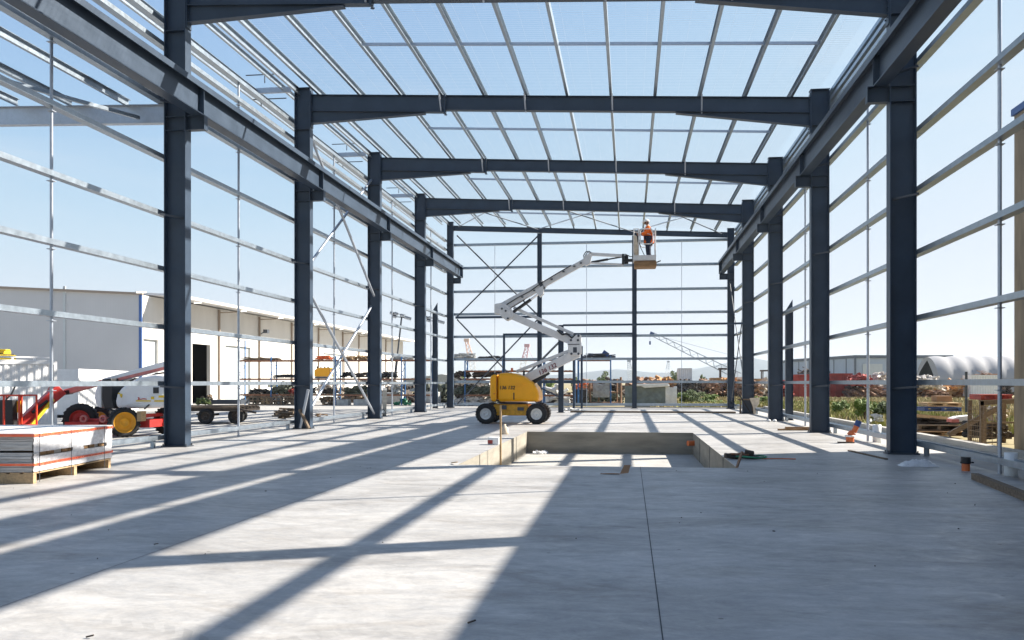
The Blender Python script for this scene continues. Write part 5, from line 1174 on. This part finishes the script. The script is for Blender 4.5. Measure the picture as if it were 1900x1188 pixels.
# timber offcuts by the second right column
c = G(1478, 799)
for i, (dx, dy, l, a) in enumerate(((-.2, 0, .9, .1), (.1, .12, 1.0, -.12), (.0, .26, .8, .25), (.05, .1, .85, .02))):
    b = MB(); z = .03 + (.065 if i == 3 else 0); b.bar(c + Vector((dx - l / 2, dy - a * l / 2, z)), c + Vector((dx + l / 2, dy + a * l / 2, z)), .12, .055)
    loose('timber_offcut', b, 'ply', ('front brown offcut left of the second right column', 'middle brown offcut left of the second right column', 'rear brown offcut left of the second right column', 'brown offcut lying across the others by the second right column')[i], 'offcut')
# orange pipe fittings
c = G(1577, 822)
of = thing('pipe_fitting', c, 'orange plastic pipe bend with a blue cap by the nearest right column', 'pipe fitting')
b = MB(); b.tube(c, c + Vector((0, 0, .2)), .11, 14); b.tube(c + Vector((0, 0, .2)), c + Vector((.08, 0, .3)), .1, 14); b.tube(c + Vector((.1, 0, .3)), PV(1590, 790, c.y), .075, 14); b.build('bend', M['orpl'], of)
b = MB(); b.tube(PV(1589.5, 791, c.y), PV(1594, 781, c.y), .085, 14); b.build('cap', M['bluepl'], of)
b = MB(); b.lathe([(.12, 0), (.14, 0), (.14, .05), (.12, .05)], c + Vector((0, 0, .17)), (0, 0, 1), 14); b.build('collar', M['white'], of)
b = MB(); b.bar(c + Vector((-.35, -.05, .02)), c + Vector((.1, -.1, .02)), .08, .03); loose('timber_offcut', b, 'oldwood', 'short dark offcut at the foot of the orange pipe bend', 'offcut')
c = G(1792, 874)
sb = thing('pipe_stub', c, 'orange drain pipe stub with a black rubber cap at the right floor edge', 'pipe stub')
b = MB(); b.tube(c, c + Vector((0, 0, .14)), .075, 16); b.build('pipe', M['orpl'], sb)
b = MB(); b.tube(c + Vector((0, 0, .141)), c + Vector((0, 0, .27)), .088, 16); b.lathe([(.088, 0), (.1, .0), (.1, .025), (.088, .025)], c + Vector((0, 0, .15)), (0, 0, 1), 16); b.box(c + Vector((.11, -.02, .165)), (.05, .03, .03)); b.build('rubber_cap', M['black'], sb)
for (x, y, h, l) in ((1876, 889, .42, 'white pvc pipe upright at the right picture edge'), (1627, 823, .5, 'white pvc pipe upright behind the nearest right column')):
    c = G(x, y + 4, -.1); b = MB(); b.lathe([(.1, 0), (.115, 0), (.115, h + .1), (.09, h + .1), (.09, 0)], c, (0, 0, 1), 20); loose('pvc_pipe', b, 'pvc', l, 'pipe')
b = MB(); b.bar(G(1809, 884, .055), G(1925, 930, .055), .12, .11); loose('timber_beam', b, 'oldwood', 'long dark timber beam on the floor at the right edge', 'beam')
b = MB(); b.bar(G(1575, 836, .015), G(1645, 852, .015), .06, .03); loose('timber_beam', b, 'oldwood', 'thin timber batten on the floor left of the nearest right column', 'batten')
b = MB(); b.bar((PIT[0] + .2, 50.0, .05), (UR - .3, 49.85, .05), .12, .1); loose('timber_beam', b, 'oldwood', 'long formwork timber across the floor before the far end of the hall', 'formwork timber')
c = G(1700, 865)
b = MB(); n = 18; vs = []; rr = random.Random(9)
for i in range(n + 1):
    for j in range(9):
        a, t = i / n, j / 8; h = .13 * math.sin(math.pi * a) ** .7 * math.sin(math.pi * t) ** .6 * (.7 + .6 * rr.random()); vs.append(c + Vector(((a - .45) * .75, (t - .5) * .4, .004 + h)))
b.add(vs, [[i * 9 + j, i * 9 + 9 + j, i * 9 + 10 + j, i * 9 + j + 1] for i in range(n) for j in range(8)], True); loose('plastic_bag', b, 'bag', 'crumpled clear plastic bag on the floor in front of the nearest right column', 'plastic bag')
for (x, y, v) in ((1432, 783, 0),):
    c = G(x, y)
    for i, dx in enumerate((-.12, .12)):
        b = MB(); b.lathe([(.001, 0), (.07, .01), (.09, .05), (.06, .1), (.001, .11)], c + Vector((dx, 0, .0)), (0, 0, 1), 10); loose('cement_lump', b, 'foam', ('left', 'right')[i] + ' white lump at the foot of the third right column', 'lump')
junk('white_rubble', 1048, 1076, 757, 767, 53, 'tarpw', 'white wrapping left on the floor by the partition post', 'wrapping', 320, 20, 1.2)
junk('white_rubble', 984, 1000, 835, 842, 26.5, 'foam', 'white scraps in the far left corner of the pit', 'scraps', 321, 1, .3)
bpy.data.objects.remove(bpy.data.objects['white_rubble.001'])
b = MB(); rr = random.Random(2)
for i in range(8): b.box(Vector((-3.2 + rr.uniform(0, .35), 30.0 + rr.uniform(-.2, .2), PIT[4] + .04)), (.15, .1, .07), (rr.random(), rr.random(), rr.random()))
loose('foam_scraps', b, 'foam', 'white foam scraps in the far left corner of the pit', 'scraps')
b = MB(); b.tube((PIT[1] - .02, 29.6, -.3), (PIT[1] - .22, 29.5, -.3), .09, 12); loose('pipe_end', b, 'orpl', 'orange pipe end sticking out of the far right pit corner', 'pipe')
#PART6

b = MB(); rr = random.Random(31)
for i in range(60):
    x, y = rr.uniform(-11, 6.3), rr.uniform(4.5, 17.5)
    if rr.random() < .2: y = rr.uniform(31, 50)
    a = rr.uniform(0, 3.1); l = rr.choice((.008, .01, .012, .016, .03)); b.box((x, y, .006), (l, rr.uniform(.006, .012), .009), (rr.uniform(-.2, .2), rr.uniform(-.2, .2), a))
o = b.build('floor_grit', M['scrapdk']); o['kind'] = 'stuff'; o['label'] = 'specks of grit and wire ends scattered over the concrete floor'; o['category'] = 'grit'
for k, (x, y, an, l) in enumerate(((1160, 1156, -.5 + 1.1, .06), (160, 1182, .1, .05), (286, 1010, -.4, .06))):
    c = G(x / 1.0 if k else 868, y, .01); b = MB(); b.bar(c, c + Vector((l * math.cos(an), l * math.sin(an), .012)), .012, .01)
    tag(b.build('bent_nail', M['scrapdk']), ('bent nail on the sunlit floor left of the big shadow edge', 'bent nail near the bottom left picture corner', 'dark chip in the wide floor shadow at left')[k], 'nail')

back = [(448, 500, 722, 752, 'scrapdk', 'dark machinery standing behind the first bays of the left rack', 'machinery'), (500, 546, 708, 738, 'junkgrn', 'dull green stack seen through the second bay of the left rack', 'stack'),
 (584, 624, 706, 730, 'scrappale', 'pale bins seen through the rack just right of the second left column', 'bins'), (626, 692, 722, 752, 'oldwood', 'brown timber stack behind the rack left of the third left column', 'timber stack'),
 (700, 768, 712, 752, 'scrapdk', 'dark steel stack behind the rack right of the third left column', 'steel stack'), (776, 834, 706, 754, 'junkgrn', 'dark green stack between the fourth left column and the far corner column', 'stack'),
 (838, 900, 700, 752, 'scrapdk', 'dark steel stack behind the rack left of the yellow engine cover', 'steel stack'), (880, 935, 716, 752, 'junkgrn', 'tangled dark heap directly behind the yellow engine cover', 'heap'),
 (1000, 1062, 722, 754, 'scrapdk', 'dark heap behind the partition post, right of the yellow lift', 'heap'), (1092, 1156, 724, 754, 'junkgrn', 'dark green machinery behind the bent pipes beyond the end wall', 'machinery')]
for i, (x0, x1, yt, yb, m, l, c_) in enumerate(back): junk('yard_stack', x0, x1, yt, yb, 74 + i % 3, m, l, c_, 400 + i, 90, 2.5, 'stacks behind the racks', 'fine')
# ------------------------------------------------------------------ vegetation
def leaves(b, c, rad, n, size, seed, up=.3):
    rr = random.Random(seed); vs = []; fs = []
    cl = [Vector((rr.gauss(0, .45), rr.gauss(0, .45), rr.gauss(0, .4))) for _ in range(14)]
    for i in range(n):
        k = rr.choice(cl); d = Vector((rr.gauss(0, 1), rr.gauss(0, 1), rr.gauss(0, 1))).normalized() * rr.uniform(.1, .42); p = k + d
        if p.length > 1.15: p *= 1.1 / p.length
        p = Vector(c) + Vector((p.x * rad[0], p.y * rad[1], p.z * rad[2]))
        a = Vector((rr.gauss(0, 1), rr.gauss(0, 1), rr.gauss(0, 1) + up)).normalized(); e = a.orthogonal().normalized(); s = size * rr.uniform(.6, 1.4)
        f = a.cross(e)
        m0 = len(vs); vs += [p - a * s, p + e * s * .4, p + a * s, p - e * s * .4 + f * s * .15]; fs.append([m0, m0 + 1, m0 + 2, m0 + 3])
    return b.add(vs, fs)
def tree(name, x, yb, yt, w, v, label, m='leafd', n=1400, seed=0, cat='tree', trunk=True):
    p = PV(x, yb, v); p.z = -.14; top = PV(x, yt, v).z; wm = w * (v / F); h = top - p.z
    o = thing(name, p, label, cat)
    b = MB(); leaves(b, (p.x, v, p.z + h * .6), (wm / 2, wm / 2, h * .42), n, max(.07, h * .05), seed); b.build('crown' if trunk else 'foliage', M[m], o)
    b = MB(); b.tube(p, p + Vector((.02 * h, 0, h * .45)), .05 * h, 7, .03 * h)
    for k in range(5): t = k * 1.26; b.tube(p + Vector((.02 * h, 0, h * .35)), p + Vector((math.cos(t) * wm * .25, math.sin(t) * wm * .25, h * .7)), .02 * h, 5, .008 * h)
    b.build('trunk' if trunk else 'stem', M['bark'], o)
tree('tree', 1120, 735, 692, 30, 150, 'dark green bushy tree right of the white elbow, above the rack bay', seed=1)
tree('tree', 1085, 735, 697, 18, 160, 'small green tree just right of the dark partition post', seed=2)
tree('tree', 1066, 735, 694, 12, 140, 'narrow dark tree close behind the white elbow', seed=3)
tree('tree', 1250, 735, 690, 22, 170, 'small tree peeping over the scrap left of the small white container', seed=4)
tree('tree', 1303, 735, 698, 14, 150, 'little green tree right of the small white container', seed=5)
tree('tree', 850, 735, 690, 22, 140, 'small yellowish tree beyond the rack left of the yellow lift', 'leaf', seed=6)
tree('tree', 1020, 735, 700, 22, 140, 'green tree between the yellow lift and the partition post', 'leaf', seed=7)
def bush(x, yb, yt, w, v, label, m, n, seed): tree('bush', x, yb, yt, w, v, label, m, n, seed, 'bush', False)
bush(1604, 772, 737, 34, 43, 'bright green bush left of the thin right wall post', 'leaf', 2600, 11)
bush(1636, 774, 743, 34, 44, 'dark green bush right of the thin right wall post', 'leafd', 2600, 12)
bush(1560, 772, 742, 26, 50, 'pale green bush behind the second right column', 'leaf', 2000, 13)
bush(1288, 752, 724, 44, 72, 'tall dark weeds right of the covered block', 'leafd', 2600, 14)
bush(1318, 752, 733, 40, 73, 'bright green weeds left of the far right corner column', 'leaf', 2200, 15)
bush(1415, 757, 735, 28, 76, 'green weeds between the third and fourth right columns', 'leaf', 1800, 16)
bush(1268, 752, 728, 26, 72, 'pale green weeds against the white end of the covered block', 'leaf', 1500, 17)
bush(1700, 800, 782, 14, 33, 'small yellow-green weed at the foot of the nearest right column', 'leaf', 700, 18)
def grass(name, areas, m, n, seed, label, h0, h1):
    rr = random.Random(seed); vs = []; fs = []
    tot = sum((a[2] - a[0]) * (a[3] - a[1]) for a in areas)
    for a in areas:
        k = int(n * (a[2] - a[0]) * (a[3] - a[1]) / tot)
        cl = [(rr.uniform(a[0], a[2]), rr.uniform(a[1], a[3])) for _ in range(max(5, k // 30))]
        for i in range(k):
            cx, cy = rr.choice(cl); x, y = cx + rr.gauss(0, .5), cy + rr.gauss(0, .7)
            if (y < 62.4 and x < 9.6) or (x < 13.5 and y < 35): continue
            h = rr.uniform(h0, h1); w = .012 + .0012 * y; t = rr.uniform(0, 6.28); lx, ly = rr.gauss(0, .25) * h, rr.gauss(0, .25) * h
            m0 = len(vs); vs += [(x - w * math.cos(t), y - w * math.sin(t), -.15), (x + w * math.cos(t), y + w * math.sin(t), -.15), (x + lx, y + ly, -.14 + h)]; fs.append([m0, m0 + 1, m0 + 2])
    o = MB().add(vs, fs).build(name, M[m], loc=(0, 0, 0)); o['kind'] = 'stuff'; o['label'] = label; o['category'] = 'grass'
grass('grass', [(9.6, 27, 17, 62), (4, 63, 20, 78)], 'grassg', 15000, 1, 'green grass and weeds beyond the kerb at right', .1, .42)
grass('dry_grass', [(9.8, 27, 24, 62), (2, 63, 45, 100)], 'grassd', 44000, 2, 'dry straw-coloured grass in front of the scrap yard', .1, .4)

HAZE = 0.00014
# ------------------------------------------------------------------ light
SUNV = Vector((1.25, .578, 1.0)).normalized()
EL = math.asin(SUNV.z); AZ = math.atan2(SUNV.x, SUNV.y)   # clockwise from +Y
sun = bpy.data.lights.new('sun', 'SUN'); sun.energy = SUN_E; sun.angle = R(.53); sun.color = (1, .93, .83)
so = bpy.data.objects.new('sun', sun); COL.objects.link(so); so.rotation_euler = (-SUNV).to_track_quat('-Z', 'Y').to_euler(); so.location = SUNV * 60
w = bpy.data.worlds.new('World'); scene.world = w; w.use_nodes = True
nt = w.node_tree; bg = nt.nodes['Background']
sky = nt.nodes.new('ShaderNodeTexSky'); sky.sky_type = 'NISHITA'; sky.sun_disc = False; sky.sun_elevation = EL; sky.sun_rotation = AZ
sky.air_density = 1.0; sky.dust_density = 0.6; sky.ozone_density = 1.6
def vm(op, a, b):
    n = nt.nodes.new('ShaderNodeVectorMath'); n.operation = op
    for i, q in enumerate((a, b)):
        if isinstance(q, tuple): n.inputs[i].default_value = q
        else: nt.links.new(q, n.inputs[i])
    return n.outputs[0]
g = SKY_S * 2 ** EXPO
c = vm('MULTIPLY', sky.outputs['Color'], (g * 1.17, g * 1.2, g * 1.3))       # film-like shoulder: only the glare near the horizon is rolled off
sx_ = nt.nodes.new('ShaderNodeSeparateXYZ'); cx_ = nt.nodes.new('ShaderNodeCombineXYZ'); nt.links.new(c, sx_.inputs[0])
def mth(op, a, b=0.0):
    n = nt.nodes.new('ShaderNodeMath'); n.operation = op
    for i, q in enumerate((a, b)):
        if isinstance(q, float): n.inputs[i].default_value = q
        else: nt.links.new(q, n.inputs[i])
    return n.outputs[0]
for i, top in enumerate((.79, .85, .95)):
    q = mth('POWER', mth('DIVIDE', sx_.outputs[i], top), 4.0)
    nt.links.new(mth('DIVIDE', mth('DIVIDE', sx_.outputs[i], mth('POWER', mth('ADD', q, 1.0), .25)), g), cx_.inputs[i])
c = cx_.outputs[0]
# thin high haze streaks in the sky
tcw = nt.nodes.new('ShaderNodeTexCoord'); mpw = nt.nodes.new('ShaderNodeMapping'); mpw.inputs['Scale'].default_value = (1.2, 1.2, 5.0); nt.links.new(tcw.outputs['Generated'], mpw.inputs['Vector'])
nzw = nt.nodes.new('ShaderNodeTexNoise'); nzw.inputs['Scale'].default_value = 2.2; nzw.inputs['Detail'].default_value = 8; nzw.inputs['Distortion'].default_value = .8; nt.links.new(mpw.outputs['Vector'], nzw.inputs['Vector'])
rpw = nt.nodes.new('ShaderNodeValToRGB'); rpw.color_ramp.elements[0].position = .5; rpw.color_ramp.elements[1].position = .78; rpw.color_ramp.elements[1].color = (.3, .3, .3, 1); nt.links.new(nzw.outputs['Fac'], rpw.inputs['Fac'])
mxw = nt.nodes.new('ShaderNodeMix'); mxw.data_type = 'RGBA'; nt.links.new(rpw.outputs['Color'], mxw.inputs[0]); nt.links.new(c, mxw.inputs[6]); mxw.inputs[7].default_value = (.8 / g, .86 / g, .93 / g, 1); c = mxw.outputs[2]
nt.links.new(c, bg.inputs['Color']); bg.inputs['Strength'].default_value = SKY_S
# air: far cranes, sheds and hills fade to pale blue
hz = MB().mm((-4500, -400, -1.3), (4500, 4500, 130)).build('haze', M['hill'], loc=(0, 0, 0)); hz['kind'] = 'stuff'; hz.display_type = 'WIRE'
hm = bpy.data.materials.new('air_haze'); hm.use_nodes = True; hn = hm.node_tree
hn.nodes.remove(hn.nodes['Principled BSDF']); pv = hn.nodes.new('ShaderNodeVolumePrincipled'); pv.inputs['Color'].default_value = (.82, .91, 1, 1); pv.inputs['Density'].default_value = HAZE; pv.inputs['Anisotropy'].default_value = .2
hn.links.new(pv.outputs[0], hn.nodes['Material Output'].inputs['Volume']); hz.data.materials.clear(); hz.data.materials.append(hm)
scene.view_settings.view_transform = 'Standard'; scene.view_settings.look = 'None'; scene.view_settings.gamma = 1; scene.view_settings.exposure = EXPO

GROUPS = {'scrap heap': 'scrap heaps in the yard', 'crane': 'cranes on the horizon', 'tyre': 'tyres in the pile', 'crate': 'crates at the rack foot', 'pallet': 'pallets on site', 'offcut': 'timber offcuts on the floor',
          'bush': 'bushes beyond the kerb', 'tree': 'trees on the horizon', 'skip': 'red skips', 'wheel loader': 'wheel loaders', 'shipping container': 'white containers', 'light tower': 'light towers', 'pallet rack': 'blue racks', 'lump': 'white lumps', 'concrete block': 'concrete blocks', 'boom lift': 'boom lifts', 'shed': 'far sheds'}
for o in COL.objects:
    if o.parent is None and o.get('category') in GROUPS and not o.get('group'): o['group'] = GROUPS[o['category']]
